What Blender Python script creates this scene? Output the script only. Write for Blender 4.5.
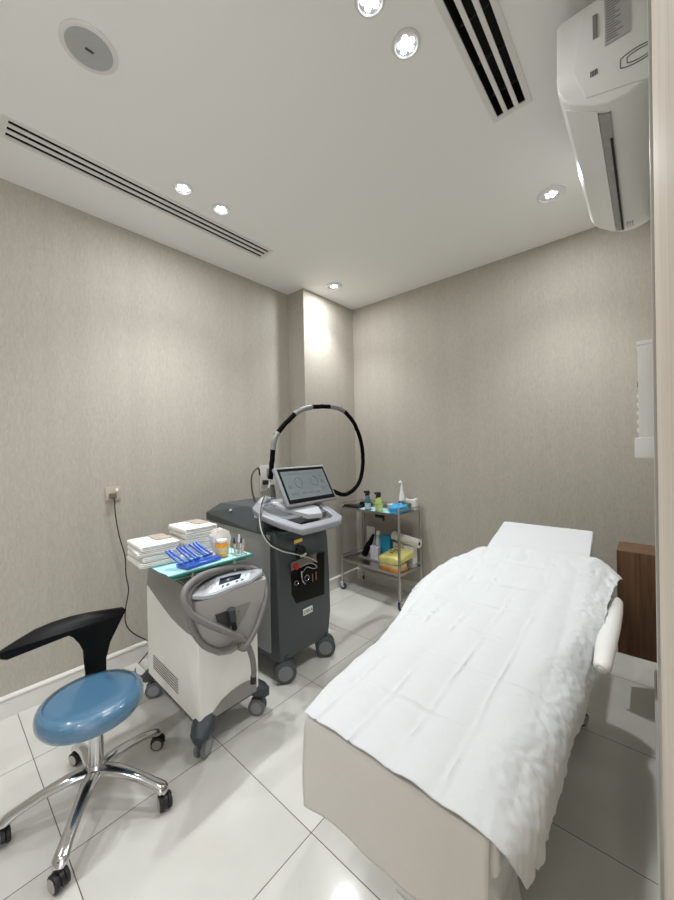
import bpy, bmesh, math, random
from math import pi, sin, cos, radians as R
from mathutils import Vector, Matrix, noise

for o in list(bpy.data.objects): bpy.data.objects.remove(o)
SC = bpy.context.scene
COL = SC.collection
random.seed(7)

# ------------------------------------------------------------------ camera
cam_data = bpy.data.cameras.new('camera')
cam = bpy.data.objects.new('camera', cam_data); COL.objects.link(cam)
cam_data.sensor_fit = 'HORIZONTAL'; cam_data.sensor_width = 36.0
cam_data.lens = 358.0/674.0*36.0
cam_data.clip_start = 0.005
cam.matrix_world = Matrix((( 0.75319814, 0.01102227, 0.65770136, 0.0),
                           ( 0.65752837, 0.01578068,-0.7532645 , 0.0),
                           (-0.01868166, 0.99981472, 0.00463852, 1.4),
                           (0,0,0,1)))
SC.camera = cam

# ------------------------------------------------------------------ light and exposure
SC.view_settings.view_transform = 'Standard'
SC.view_settings.look = 'None'
SC.view_settings.gamma = 1.0
SC.view_settings.use_curve_mapping = False
SC.view_settings.exposure = 0.26
LAMP_W = 38.0          # beam of each ceiling downlight
WIDE_W = 4.0           # wide glow of each ceiling downlight
WORLD = 1.8
w = bpy.data.worlds.new('world'); SC.world = w; w.use_nodes = True
w.node_tree.nodes['Background'].inputs[0].default_value = (0.95,0.96,1.0,1)
w.node_tree.nodes['Background'].inputs[1].default_value = WORLD

# ------------------------------------------------------------------ helpers
def lin(c):
    return tuple(((v/255)/12.92 if v/255 <= 0.04045 else (((v/255)+0.055)/1.055)**2.4) for v in c)
def mat(name, rgb, rough=0.5, metal=0.0, bump=0.0, bscale=60.0, var=0.0, vscale=8.0, alpha=1.0, trans=0.0, coat=0.0, stretch=(1,1,1), emit=0.0, spec=0.5):
    m = bpy.data.materials.new(name); m.use_nodes = True
    nt = m.node_tree; b = nt.nodes['Principled BSDF']
    c = lin(rgb) + (1,)
    b.inputs['Base Color'].default_value = c
    b.inputs['Roughness'].default_value = rough
    b.inputs['Metallic'].default_value = metal
    b.inputs['Alpha'].default_value = alpha
    b.inputs['Transmission Weight'].default_value = trans
    b.inputs['Coat Weight'].default_value = coat
    b.inputs['Coat Roughness'].default_value = 0.08
    b.inputs['Specular IOR Level'].default_value = spec
    if emit:
        b.inputs['Emission Color'].default_value = c
        b.inputs['Emission Strength'].default_value = emit
    tc = nt.nodes.new('ShaderNodeTexCoord')
    mp = nt.nodes.new('ShaderNodeMapping'); mp.inputs['Scale'].default_value = stretch
    nt.links.new(tc.outputs['Object'], mp.inputs[0])
    if var == 0 and not bump: var = 0.03
    if var:
        n = nt.nodes.new('ShaderNodeTexNoise'); n.inputs['Scale'].default_value = vscale; n.inputs['Detail'].default_value = 4
        nt.links.new(mp.outputs[0], n.inputs['Vector'])
        mx = nt.nodes.new('ShaderNodeMix'); mx.data_type = 'RGBA'
        mx.inputs[6].default_value = tuple(v*(1-var) for v in c[:3])+(1,)
        mx.inputs[7].default_value = tuple(min(1, v*(1+var)) for v in c[:3])+(1,)
        nt.links.new(n.outputs[0], mx.inputs[0]); nt.links.new(mx.outputs[2], b.inputs['Base Color'])
    if bump:
        n2 = nt.nodes.new('ShaderNodeTexNoise'); n2.inputs['Scale'].default_value = bscale; n2.inputs['Detail'].default_value = 5
        nt.links.new(mp.outputs[0], n2.inputs['Vector'])
        bp = nt.nodes.new('ShaderNodeBump'); bp.inputs['Strength'].default_value = bump; bp.inputs['Distance'].default_value = 0.01
        nt.links.new(n2.outputs[0], bp.inputs['Height']); nt.links.new(bp.outputs[0], b.inputs['Normal'])
    return m

OFF = {}
def wpos(o): return Vector(OFF.get(o.name, (0,0,0)))
def link(name, bm, m, parent=None, smooth=True, origin=None, fix=True):
    """one mesh object; geometry is given in world metres"""
    if fix: bmesh.ops.recalc_face_normals(bm, faces=bm.faces)
    off = Vector((0,0,0))
    if parent is not None: off = wpos(parent)
    elif origin is not None: off = Vector(origin)
    else:
        xs = [v.co for v in bm.verts]
        off = Vector(((min(v.x for v in xs)+max(v.x for v in xs))/2, (min(v.y for v in xs)+max(v.y for v in xs))/2, min(v.z for v in xs)))
    bmesh.ops.translate(bm, verts=bm.verts, vec=-off)
    me = bpy.data.meshes.new(name); bm.to_mesh(me); bm.free()
    for mm in (m if isinstance(m, (list, tuple)) else [m]): me.materials.append(mm)
    if smooth:
        me.polygons.foreach_set('use_smooth', [True]*len(me.polygons))
        try: me.set_sharp_from_angle(angle=R(38))
        except Exception: pass
    o = bpy.data.objects.new(name, me); COL.objects.link(o)
    if parent is not None: o.parent = parent
    else: o.location = off
    OFF[o.name] = tuple(off)
    return o
def tag(o, label, cat, group=None, kind=None):
    o['label'] = label; o['category'] = cat
    if group: o['group'] = group
    if kind: o['kind'] = kind
    return o
def thing(name, label, cat, loc, group=None, kind=None):
    o = bpy.data.objects.new(name, None); COL.objects.link(o); o.location = loc
    o.empty_display_size = 0.05
    OFF[o.name] = tuple(loc)
    return tag(o, label, cat, group, kind)
def struct(o): o['kind'] = 'structure'; return o

def box(bm, mn, mx, bev=0.0, seg=2, M=None, mi=0):
    x0,y0,z0 = mn; x1,y1,z1 = mx
    b2 = bmesh.new()
    vs = [b2.verts.new(p) for p in ((x0,y0,z0),(x1,y0,z0),(x1,y1,z0),(x0,y1,z0),(x0,y0,z1),(x1,y0,z1),(x1,y1,z1),(x0,y1,z1))]
    for f in ((0,3,2,1),(4,5,6,7),(0,1,5,4),(1,2,6,5),(2,3,7,6),(3,0,4,7)): b2.faces.new([vs[i] for i in f])
    if bev: bmesh.ops.bevel(b2, geom=b2.edges[:], offset=bev, segments=seg, profile=0.6, affect='EDGES')
    if M is not None: bmesh.ops.transform(b2, matrix=M, verts=b2.verts)
    merge(bm, b2, mi); return bm
def merge(bm, b2, mi=0):
    mp = {v: bm.verts.new(v.co) for v in b2.verts}
    for f in b2.faces:
        try:
            nf = bm.faces.new([mp[v] for v in f.verts]); nf.material_index = mi
        except ValueError: pass
    b2.free()
def B(*boxes, bev=0.0, seg=2):
    bm = bmesh.new()
    for mn, mx in boxes: box(bm, mn, mx, bev, seg)
    return bm
def hexa(bm, bot, top, bev=0.0, seg=2, mi=0):
    """8-point solid from two quads"""
    b2 = bmesh.new(); vs = [b2.verts.new(p) for p in list(bot)+list(top)]
    for f in ((0,3,2,1),(4,5,6,7),(0,1,5,4),(1,2,6,5),(2,3,7,6),(3,0,4,7)): b2.faces.new([vs[i] for i in f])
    if bev: bmesh.ops.bevel(b2, geom=b2.edges[:], offset=bev, segments=seg, profile=0.6, affect='EDGES')
    merge(bm, b2, mi); return bm
def smoothpath(pts, n=8, closed=False):
    P = [Vector(p) for p in pts]; out = []; N = len(P)
    for i in range(N if closed else N-1):
        p0 = P[(i-1) % N] if (closed or i > 0) else P[0]*2-P[1]
        p1 = P[i]; p2 = P[(i+1) % N]
        p3 = P[(i+2) % N] if (closed or i+2 < N) else P[-1]*2-P[-2]
        for k in range(n):
            t = k/n
            out.append(0.5*((2*p1)+(-p0+p2)*t+(2*p0-5*p1+4*p2-p3)*t*t+(-p0+3*p1-3*p2+p3)*t**3))
    if not closed: out.append(P[-1])
    return out
def tube(bm, pts, r, sides=12, closed=False, n=0, mi=0, cap=True, flat=1.0):
    if n: pts = smoothpath(pts, n, closed)
    P = [Vector(p) for p in pts]; N = len(P); rs = r if isinstance(r, (list, tuple)) else None
    rings = []; up = None
    for i in range(N):
        if closed: t = P[(i+1) % N]-P[i-1]
        else: t = P[min(i+1, N-1)]-P[max(i-1, 0)]
        t.normalize()
        if up is None:
            up = Vector((0,0,1)) if abs(t.z) < 0.9 else Vector((1,0,0))
        a = t.cross(up)
        if a.length < 1e-4: a = t.cross(Vector((0.3,1,0.2)))
        a.normalize(); b = a.cross(t).normalized(); up = b
        if rs: f = i/(N-1)*(len(rs)-1); k = min(int(f), len(rs)-2); rr = rs[k]+(rs[k+1]-rs[k])*(f-k)
        else: rr = r
        rings.append([bm.verts.new(P[i]+a*cos(2*pi*j/sides)*rr+b*sin(2*pi*j/sides)*rr*flat) for j in range(sides)])
    for i in range(N if closed else N-1):
        A, Bq = rings[i], rings[(i+1) % N]
        for j in range(sides):
            f = bm.faces.new((A[j], A[(j+1) % sides], Bq[(j+1) % sides], Bq[j])); f.material_index = mi
    if cap and not closed:
        for q in (rings[0][::-1], rings[-1]): f = bm.faces.new(q); f.material_index = mi
    return bm
def T(pts, r, **k): return tube(bmesh.new(), pts, r, **k)
def lathe(bm, prof, M=None, seg=28, mi=0):
    """prof = [(radius, height)...] around local z; M places it"""
    b2 = bmesh.new(); rings = []
    for r, h in prof:
        if r < 1e-6: rings.append([b2.verts.new((0,0,h))])
        else: rings.append([b2.verts.new((r*cos(2*pi*j/seg), r*sin(2*pi*j/seg), h)) for j in range(seg)])
    for a, b in zip(rings, rings[1:]):
        for j in range(seg):
            q = [a[j % len(a)], a[(j+1) % len(a)], b[(j+1) % len(b)], b[j % len(b)]]
            u = []
            for v in q:
                if v not in u: u.append(v)
            if len(u) > 2: b2.faces.new(u)
    if len(rings[0]) > 1: b2.faces.new(rings[0][::-1])
    if len(rings[-1]) > 1: b2.faces.new(rings[-1])
    if M is not None: bmesh.ops.transform(b2, matrix=M, verts=b2.verts)
    merge(bm, b2, mi); return bm
def L(prof, loc=(0,0,0), axis='z', seg=28):
    M = Matrix.Translation(loc)
    if axis == 'x': M = M @ Matrix.Rotation(pi/2, 4, 'Y')
    if axis == 'y': M = M @ Matrix.Rotation(-pi/2, 4, 'X')
    return lathe(bmesh.new(), prof, M, seg)
def prism(bm, outline, vec, bev=0.0, seg=2, mi=0):
    """outline: coplanar 3D points, extruded by vec"""
    b2 = bmesh.new(); vec = Vector(vec)
    a = [b2.verts.new(p) for p in outline]; b = [b2.verts.new(Vector(p)+vec) for p in outline]
    n = len(a)
    f1 = b2.faces.new(a[::-1]); f2 = b2.faces.new(b)
    for i in range(n): b2.faces.new((a[i], a[(i+1) % n], b[(i+1) % n], b[i]))
    if bev: bmesh.ops.bevel(b2, geom=[e for e in list(f1.edges)+list(f2.edges)], offset=bev, segments=seg, profile=0.6, affect='EDGES')
    bmesh.ops.triangulate(b2, faces=[f for f in b2.faces if len(f.verts) > 4])
    merge(bm, b2, mi); return bm
def PR(outline, vec, bev=0.0, seg=2): return prism(bmesh.new(), outline, vec, bev, seg)
def rotm(c, ang, ax='Z'): return Matrix.Translation(c) @ Matrix.Rotation(ang, 4, ax) @ Matrix.Translation(-Vector(c))
def rot_bm(bm, c, ang, ax='Z'): bmesh.ops.transform(bm, matrix=rotm(c, ang, ax), verts=bm.verts); return bm
def copy_tree(o, parent=None):
    c = o.copy(); COL.objects.link(c); OFF[c.name] = OFF.get(o.name, (0,0,0))
    if parent is not None: c.parent = parent
    for ch in list(o.children): copy_tree(ch, c)
    return c
def text(name, s, size, M, m, parent, extrude=0.0004):
    cu = bpy.data.curves.new(name+'_src', 'FONT'); cu.body = s; cu.size = size; cu.extrude = extrude
    cu.align_x = 'CENTER'; cu.align_y = 'CENTER'
    t = bpy.data.objects.new(name+'_src', cu); COL.objects.link(t)
    dg = bpy.context.evaluated_depsgraph_get(); me = bpy.data.meshes.new_from_object(t.evaluated_get(dg))
    bpy.data.objects.remove(t)
    bm = bmesh.new(); bm.from_mesh(me); bpy.data.meshes.remove(me)
    bmesh.ops.transform(bm, matrix=M, verts=bm.verts)
    return link(name, bm, m, parent, smooth=False)
def frame_M(o, ex, ey):
    ex = Vector(ex).normalized(); ey = Vector(ey).normalized(); ez = ex.cross(ey).normalized(); ey = ez.cross(ex)
    return Matrix(((ex.x,ey.x,ez.x,o[0]),(ex.y,ey.y,ez.y,o[1]),(ex.z,ey.z,ez.z,o[2]),(0,0,0,1)))

# ------------------------------------------------------------------ materials
def wall_mat():
    m = bpy.data.materials.new('wallpaper_taupe'); m.use_nodes = True; nt = m.node_tree; N = nt.nodes; Lk = nt.links
    b = N['Principled BSDF']; b.inputs['Roughness'].default_value = 0.62; b.inputs['Specular IOR Level'].default_value = 0.35
    tc = N.new('ShaderNodeTexCoord')
    mp = N.new('ShaderNodeMapping'); mp.inputs['Scale'].default_value = (1,1,0.22); Lk.new(tc.outputs['Object'], mp.inputs[0])
    n1 = N.new('ShaderNodeTexNoise'); n1.inputs['Scale'].default_value = 110; n1.inputs['Detail'].default_value = 6; n1.inputs['Distortion'].default_value = 1.2
    Lk.new(mp.outputs[0], n1.inputs['Vector'])
    mp2 = N.new('ShaderNodeMapping'); mp2.inputs['Scale'].default_value = (1,1,0.0); Lk.new(tc.outputs['Object'], mp2.inputs[0])
    n2 = N.new('ShaderNodeTexNoise'); n2.inputs['Scale'].default_value = 9; n2.inputs['Detail'].default_value = 3
    Lk.new(mp2.outputs[0], n2.inputs['Vector'])
    ad = N.new('ShaderNodeMix'); ad.data_type = 'FLOAT'; ad.inputs[0].default_value = 0.25
    Lk.new(n1.outputs[0], ad.inputs[2]); Lk.new(n2.outputs[0], ad.inputs[3])
    r = N.new('ShaderNodeValToRGB'); r.color_ramp.elements[0].position = 0.35; r.color_ramp.elements[1].position = 0.68
    r.color_ramp.elements[0].color = lin((172,166,155))+(1,); r.color_ramp.elements[1].color = lin((188,182,171))+(1,)
    Lk.new(ad.outputs[0], r.inputs[0]); Lk.new(r.outputs[0], b.inputs['Base Color'])
    bp = N.new('ShaderNodeBump'); bp.inputs['Strength'].default_value = 0.35; bp.inputs['Distance'].default_value = 0.006
    Lk.new(n1.outputs[0], bp.inputs['Height']); Lk.new(bp.outputs[0], b.inputs['Normal'])
    return m
def floor_mat():
    m = bpy.data.materials.new('polished_cream_tile'); m.use_nodes = True; nt = m.node_tree; N = nt.nodes; Lk = nt.links
    b = N['Principled BSDF']
    tc = N.new('ShaderNodeTexCoord'); sp = N.new('ShaderNodeSeparateXYZ'); Lk.new(tc.outputs['Object'], sp.inputs[0])
    def line(out, off):
        a = N.new('ShaderNodeMath'); a.operation = 'ADD'; a.inputs[1].default_value = off; Lk.new(out, a.inputs[0])
        d = N.new('ShaderNodeMath'); d.operation = 'PINGPONG'; d.inputs[1].default_value = 0.3; Lk.new(a.outputs[0], d.inputs[0])
        l = N.new('ShaderNodeMath'); l.operation = 'LESS_THAN'; l.inputs[1].default_value = 0.0016; Lk.new(d.outputs[0], l.inputs[0])
        return l.outputs[0], a.outputs[0]
    lx, ax = line(sp.outputs[0], 1.545+6.0); ly, ay = line(sp.outputs[1], -0.9+6.0)
    mxl = N.new('ShaderNodeMath'); mxl.operation = 'MAXIMUM'; Lk.new(lx, mxl.inputs[0]); Lk.new(ly, mxl.inputs[1])
    # per-tile tone
    def idx(a):
        d = N.new('ShaderNodeMath'); d.operation = 'DIVIDE'; d.inputs[1].default_value = 0.6; Lk.new(a, d.inputs[0])
        f = N.new('ShaderNodeMath'); f.operation = 'FLOOR'; Lk.new(d.outputs[0], f.inputs[0]); return f.outputs[0]
    cb = N.new('ShaderNodeCombineXYZ'); Lk.new(idx(ax), cb.inputs[0]); Lk.new(idx(ay), cb.inputs[1])
    wn = N.new('ShaderNodeTexWhiteNoise'); Lk.new(cb.outputs[0], wn.inputs[0])
    va = N.new('ShaderNodeVectorMath'); va.operation = 'MULTIPLY_ADD'; Lk.new(wn.outputs['Color'], va.inputs[0]); va.inputs[1].default_value = (9,9,9); Lk.new(tc.outputs['Object'], va.inputs[2])
    n = N.new('ShaderNodeTexNoise'); n.inputs['Scale'].default_value = 2.2; n.inputs['Detail'].default_value = 6; n.inputs['Distortion'].default_value = 0.8
    Lk.new(va.outputs[0], n.inputs['Vector'])
    r = N.new('ShaderNodeValToRGB'); r.color_ramp.elements[0].position = 0.3; r.color_ramp.elements[1].position = 0.7
    r.color_ramp.elements[0].color = lin((200,198,191))+(1,); r.color_ramp.elements[1].color = lin((214,213,207))+(1,)
    Lk.new(n.outputs[0], r.inputs[0])
    mx = N.new('ShaderNodeMix'); mx.data_type = 'RGBA'; Lk.new(mxl.outputs[0], mx.inputs[0]); Lk.new(r.outputs[0], mx.inputs[6])
    mx.inputs[7].default_value = lin((92,86,78))+(1,)
    Lk.new(mx.outputs[2], b.inputs['Base Color'])
    rr = N.new('ShaderNodeMix'); rr.data_type = 'FLOAT'; rr.inputs[2].default_value = 0.13; rr.inputs[3].default_value = 0.7
    Lk.new(mxl.outputs[0], rr.inputs[0]); Lk.new(rr.outputs[0], b.inputs['Roughness'])
    return m
def wood_mat(name, c1, c2, rough=0.35, axis='z'):
    m = bpy.data.materials.new(name); m.use_nodes = True; nt = m.node_tree; N = nt.nodes; Lk = nt.links
    b = N['Principled BSDF']; b.inputs['Roughness'].default_value = rough
    tc = N.new('ShaderNodeTexCoord'); mp = N.new('ShaderNodeMapping')
    mp.inputs['Scale'].default_value = (14,14,0.9); Lk.new(tc.outputs['Object'], mp.inputs[0])
    n = N.new('ShaderNodeTexNoise'); n.inputs['Scale'].default_value = 3.0; n.inputs['Detail'].default_value = 8; n.inputs['Distortion'].default_value = 0.6
    Lk.new(mp.outputs[0], n.inputs['Vector'])
    r = N.new('ShaderNodeValToRGB'); r.color_ramp.elements[0].position = 0.3; r.color_ramp.elements[1].position = 0.7
    r.color_ramp.elements[0].color = lin(c1)+(1,); r.color_ramp.elements[1].color = lin(c2)+(1,)
    Lk.new(n.outputs[0], r.inputs[0]); Lk.new(r.outputs[0], b.inputs['Base Color'])
    return m
WALL = wall_mat(); FLOOR = floor_mat()
CEIL = mat('ceiling_paint', (243,242,240), 0.8, bump=0.05, bscale=300)
TRIM = mat('baseboard_white', (222,220,214), 0.35)
WALNUT = wood_mat('walnut_veneer', (84,56,34), (124,88,58))
DOORW = wood_mat('pale_door_veneer', (204,190,176), (220,209,195), 0.65)
GREYFR = mat('grey_frame', (186,182,176), 0.4)
DARK = mat('black_recess', (14,14,14), 0.7)
ALU = mat('white_aluminium', (226,224,220), 0.45)
LAMPRIM = mat('lamp_rim_white', (226,226,226), 0.35)
LAMPGLOW = mat('lamp_glow', (236,244,255), 0.3, emit=14.0)
LAMPREF = mat('lamp_lens', (215,232,250), 0.3, emit=4.0)
SPKG = mat('speaker_grille_grey', (188,188,188), 0.6, bump=0.5, bscale=500)
CHROME = mat('polished_chrome', (205,205,205), 0.12, metal=1.0)
STEEL = mat('brushed_steel', (190,188,184), 0.28, metal=1.0)
BLKPL = mat('black_plastic', (22,22,23), 0.42)
BLKLTH = mat('black_vinyl', (9,9,10), 0.5, bump=0.08, bscale=200, spec=0.2)
RUBBER = mat('black_rubber', (28,28,30), 0.6)
BLUEV = mat('blue_vinyl_wrapped', (74,114,144), 0.3, coat=0.6)
CRWHITE = mat('cream_white_casing', (236,235,228), 0.35)
CRGREY = mat('warm_grey_casing', (140,137,133), 0.45)
CRGREYL = mat('light_grey_casing', (166,164,160), 0.45)
CRDARK = mat('slate_caster_hood', (54,60,64), 0.45)
WHEELG = mat('grey_wheel', (112,114,116), 0.5)
HOSE = mat('grey_ribbed_hose', (122,120,118), 0.5)
PANEL = mat('pale_blue_panel', (208,218,228), 0.35)
PANELG = mat('grey_panel', (176,178,182), 0.4)
LCD = mat('dark_lcd', (20,24,44), 0.2)
GLASS = mat('green_glass', (150,208,196), 0.06, alpha=0.55, coat=0.5)
GLEDGE = mat('green_glass_edge', (40,120,104), 0.15)
PAPERC = mat('cyan_paper', (176,226,232), 0.8)
TOWEL = mat('white_towel', (232,230,224), 0.85, bump=0.25, bscale=140)
TOWELB = mat('brown_band', (176,164,150), 0.8, var=0.15, vscale=30)
LASER = mat('charcoal_shell', (66,72,74), 0.38)
LASERS = mat('grey_side_panel', (150,152,150), 0.45)
LASERD = mat('deep_black_panel', (5,5,6), 0.3, spec=0.2)
CONSOLE = mat('silver_grey_plastic', (142,145,150), 0.35)
CONSDK = mat('console_dark', (92,96,98), 0.4)
RED = mat('red_plastic', (206,38,30), 0.35)
YEL = mat('yellow_label', (214,176,66), 0.5)
SHEET = mat('white_disposable_sheet', (211,214,215), 0.75, bump=0.12, bscale=90)
SHEETB = mat('backing_sheet', (212,208,202), 0.8, bump=0.08, bscale=90)
BEDW = mat('white_vinyl', (232,231,228), 0.4)
BLUEP = mat('royal_blue_plastic', (22,84,188), 0.35)
AMBER = mat('amber_bottle', (232,162,34), 0.2, coat=0.4)
LABELW = mat('label_white', (236,236,236), 0.6)
LABELD = mat('label_ink', (70,70,74), 0.6)
BRASS = mat('brass_wire', (206,178,120), 0.25, metal=1.0)
CLEAR = mat('clear_plastic', (240,244,246), 0.1, alpha=0.18)
ACW = mat('appliance_white', (226,226,222), 0.35)
ACG = mat('appliance_grey', (150,150,148), 0.5, var=0.2, vscale=40)

SPACER = mat('spacer_grey',(60,60,60),0.5)
# ------------------------------------------------------------------ the room
XL, XR, YB, YF, H = -2.60, 0.022, 3.03, -1.7, 2.88
PX, PY = -2.385, 2.30          # pillar faces
struct(link('floor', B(((XL-0.1, YF-0.1, -0.1),(1.6, YB+0.1, 0))), FLOOR, origin=(0,0,0), smooth=False))
# ceiling with cut-outs for the two slot diffusers is one slab set with recess boxes below it
def slab_with_holes(x0,x1,y0,y1,z0,z1,holes):
    xs = sorted({x0,x1,*[h[0] for h in holes],*[h[1] for h in holes]}); ys = sorted({y0,y1,*[h[2] for h in holes],*[h[3] for h in holes]})
    bm = bmesh.new()
    for a,b in zip(xs,xs[1:]):
        for c,d in zip(ys,ys[1:]):
            cx,cy = (a+b)/2,(c+d)/2
            if any(h[0]<cx<h[1] and h[2]<cy<h[3] for h in holes): continue
            box(bm,(a,c,z0),(b,d,z1))
    bmesh.ops.remove_doubles(bm, verts=bm.verts, dist=1e-5)
    return bm
SL = (-2.230, -2.118, 0.26, 1.70)      # left slot (x0,x1,y0,y1)
SR = (-0.500, -0.384, 0.35, 1.712)
struct(link('ceiling', slab_with_holes(XL-0.1, 1.6, YF-0.1, YB+0.1, H, H+0.12, [SL, SR]), CEIL, origin=(0,0,H), smooth=False))
struct(link('wall_left', B(((XL-0.1, YF, 0),(XL, PY, H))), WALL, origin=(XL,0,0), smooth=False))
struct(link('wall_pillar', B(((XL-0.1, PY, 0),(PX, YB, H))), WALL, origin=(PX,PY,0), smooth=False))
struct(link('wall_back', B(((XL-0.1, YB, 0),(XR+0.1, YB+0.1, H))), WALL, origin=(0,YB,0), smooth=False))
struct(link('wall_right', B(((XR, 1.07, 0),(XR+0.1, YB, H))), WALL, origin=(XR,1,0), smooth=False))
struct(link('wall_front', B(((XL-0.1, YF-0.1, 0),(1.6, YF, H))), WALL, origin=(0,YF,0), smooth=False))
# baseboards: plinth with a small moulded cap
def board(name, p, q, nrm):
    p = Vector(p); q = Vector(q); n = Vector(nrm)
    prof = [(0,0),(0.014,0),(0.014,0.088),(0.010,0.092),(0.017,0.098),(0.017,0.106),(0.010,0.115),(0,0.117)]
    out = [p + n*a + Vector((0,0,b)) for a,b in prof]
    struct(link(name, PR(out, q-p), TRIM, smooth=False))
board('baseboard_left', (XL,YF,0), (XL,PY,0), (1,0,0))
board('baseboard_pillar', (PX,PY-0.017,0), (PX,YB,0), (1,0,0))
board('baseboard_pillar_side', (XL,PY,0), (PX+0.016,PY,0), (0,-1,0))
board('baseboard_back', (PX,YB,0), (XR,YB,0), (0,-1,0))
board('baseboard_right', (XR,1.12,0), (XR,YB,0), (-1,0,0))
# doorway beside the camera: grey frame and the pale door leaf folded against it
struct(link('trim_1', B(((0.0073,1.00,0),(XR+0.1,1.07,H-0.0)), bev=0.001), GREYFR, smooth=False))
dr = link('door_1', B(((0.0125,0.25,0.006),(0.055,0.995,2.62)), bev=0.002), DOORW, origin=(0.03,0.95,0)); struct(dr)
link('door_seal', B(((0.0095,0.955,0.25),(0.0128,0.975,0.95))), STEEL, dr)
struct(link('wall_door_head', B(((XR,0.2,2.63),(XR+0.1,1.0,H))), WALL, smooth=False))

# ------------------------------------------------------------------ ceiling fittings
def slot(S, nbar, near_label, rim=0.022, light=True):
    x0,x1,y0,y1 = S
    t = thing('slot_diffuser', near_label, 'air vent', ((x0+x1)/2,(y0+y1)/2,H))
    bm = bmesh.new(); e = rim; zz = H-0.004
    for a,b in (((x0-e,y0-e,zz),(x1+e,y0,H-0.0005)),((x0-e,y1,zz),(x1+e,y1+e,H-0.0005)),((x0-e,y0,zz),(x0,y1,H-0.0005)),((x1,y0,zz),(x1+e,y1,H-0.0005))): box(bm,a,b)
    link('frame', bm, ALU, t, smooth=False)
    # plenum: open-bottomed dark box above the ceiling hole
    bm = bmesh.new(); zt = H+0.10; k=0.002
    for a,b in (((x0,y0,zt),(x1,y1,zt+0.01)),((x0,y0,H+0.001),(x0+k,y1,zt)),((x1-k,y0,H+0.001),(x1,y1,zt)),((x0,y0,H+0.001),(x1,y0+k,zt)),((x0,y1-k,H+0.001),(x1,y1,zt))): box(bm,a,b)
    link('plenum', bm, DARK, t, smooth=False)
    wd = (x1-x0); 
    for i in range(1, nbar+1):
        bw = 0.0115 if x0 < -1 else 0.0085
        gap = (wd-2*bw*nbar)/(nbar+1)
        c = x0+gap*i+bw*(2*i-1)
        link('blade', B(((c-bw,y0,H-0.003),(c+bw,y1,H+0.001))), ALU, t, smooth=False)
    n = int((y1-y0)/0.16)
    for i in range(n):
        yy = y0+0.08+i*(y1-y0-0.16)/(n-1)
        link('spacer', B(((x0+0.003,yy,H+0.03),(x1-0.003,yy+0.003,H+0.045))), SPACER, t, smooth=False)
slot(SL, 2, 'long white ceiling slot vent running above the left wall')
slot(SR, 2, 'wide ceiling slot vent with black gaps beside the air conditioner')

def downlight(loc, label, group=None, r=0.052, power=1.0):
    x,y = loc
    t = thing('downlight', label, 'ceiling light', (x,y,H), group)
    link('rim', L([(r-0.012,-0.001),(r,-0.001),(r,-0.004),(r-0.004,-0.008),(r-0.010,-0.008),(r-0.013,-0.003)], (x,y,H)), LAMPRIM, t)
    link('lens', L([(0,-0.0025),(r-0.012,-0.0025),(r-0.012,-0.001),(0,-0.001)], (x,y,H)), LAMPREF, t)
    bm = bmesh.new()
    for k in range(5):
        a = 2*pi*k/5
        lathe(bm, [(0,-0.0045),(0.010,-0.0045),(0.010,-0.0025),(0,-0.0025)], Matrix.Translation((x+0.022*cos(a),y+0.022*sin(a),H)), 14)
    lathe(bm, [(0,-0.0045),(0.010,-0.0045),(0.010,-0.0025),(0,-0.0025)], Matrix.Translation((x,y,H)), 14)
    link('bulb', bm, LAMPGLOW, t)
    ld = bpy.data.lights.new('downlight_beam', 'SPOT'); ld.energy = LAMP_W*power; ld.spot_size = R(104); ld.spot_blend = 1.0; ld.shadow_soft_size = 0.035
    ld.color = (0.95, 0.98, 1.0)
    lo = bpy.data.objects.new('downlight_beam', ld); COL.objects.link(lo); lo.location = (0,0,-0.02); lo.parent = t
    la = bpy.data.lights.new('downlight_glow', 'AREA'); la.shape = 'DISK'; la.size = 0.08; la.energy = WIDE_W*power; la.color = (0.96,0.985,1.0)
    lq = bpy.data.objects.new('downlight_glow', la); COL.objects.link(lq); lq.location = (0,0,-0.012); lq.parent = t
    return t
downlight((-0.657,1.181), 'round glowing downlight left of the wide slot vent', power=0.42)
downlight((-0.678,0.985), 'round downlight cut by the top edge of the photo', power=0.42)
downlight((-0.422,2.45), 'larger looking lit downlight near the air conditioner and back wall', r=0.074, power=1.15)
downlight((-1.960,0.970), 'left one of the close pair of small downlights beside the long slot vent')
downlight((-1.962,1.209), 'right one of the close pair of small downlights beside the long slot vent')
downlight((-2.150,2.464), 'lit downlight by the pillar in the far corner', r=0.070, power=1.25)
downlight((-0.66,-0.75), 'ceiling downlight behind the viewpoint on the door side')
downlight((-1.96,-0.75), 'ceiling downlight behind the viewpoint on the left wall side')

sx, sy = -1.527, 0.414
t = thing('ceiling_speaker', 'round grey mesh speaker set flush in the ceiling', 'speaker', (sx,sy,H))
link('rim', L([(0.074,-0.001),(0.090,-0.001),(0.090,-0.004),(0.086,-0.006),(0.075,-0.006)], (sx,sy,H), seg=48), ALU, t)
link('grille', L([(0,-0.0070),(0.0738,-0.0070),(0.0738,-0.001),(0,-0.001)], (sx,sy,H), seg=48), SPKG, t)
link('badge', B(((sx-0.004,sy-0.013,H-0.011),(sx+0.004,sy+0.013,H-0.0085)), bev=0.001), LABELD, t)

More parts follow.
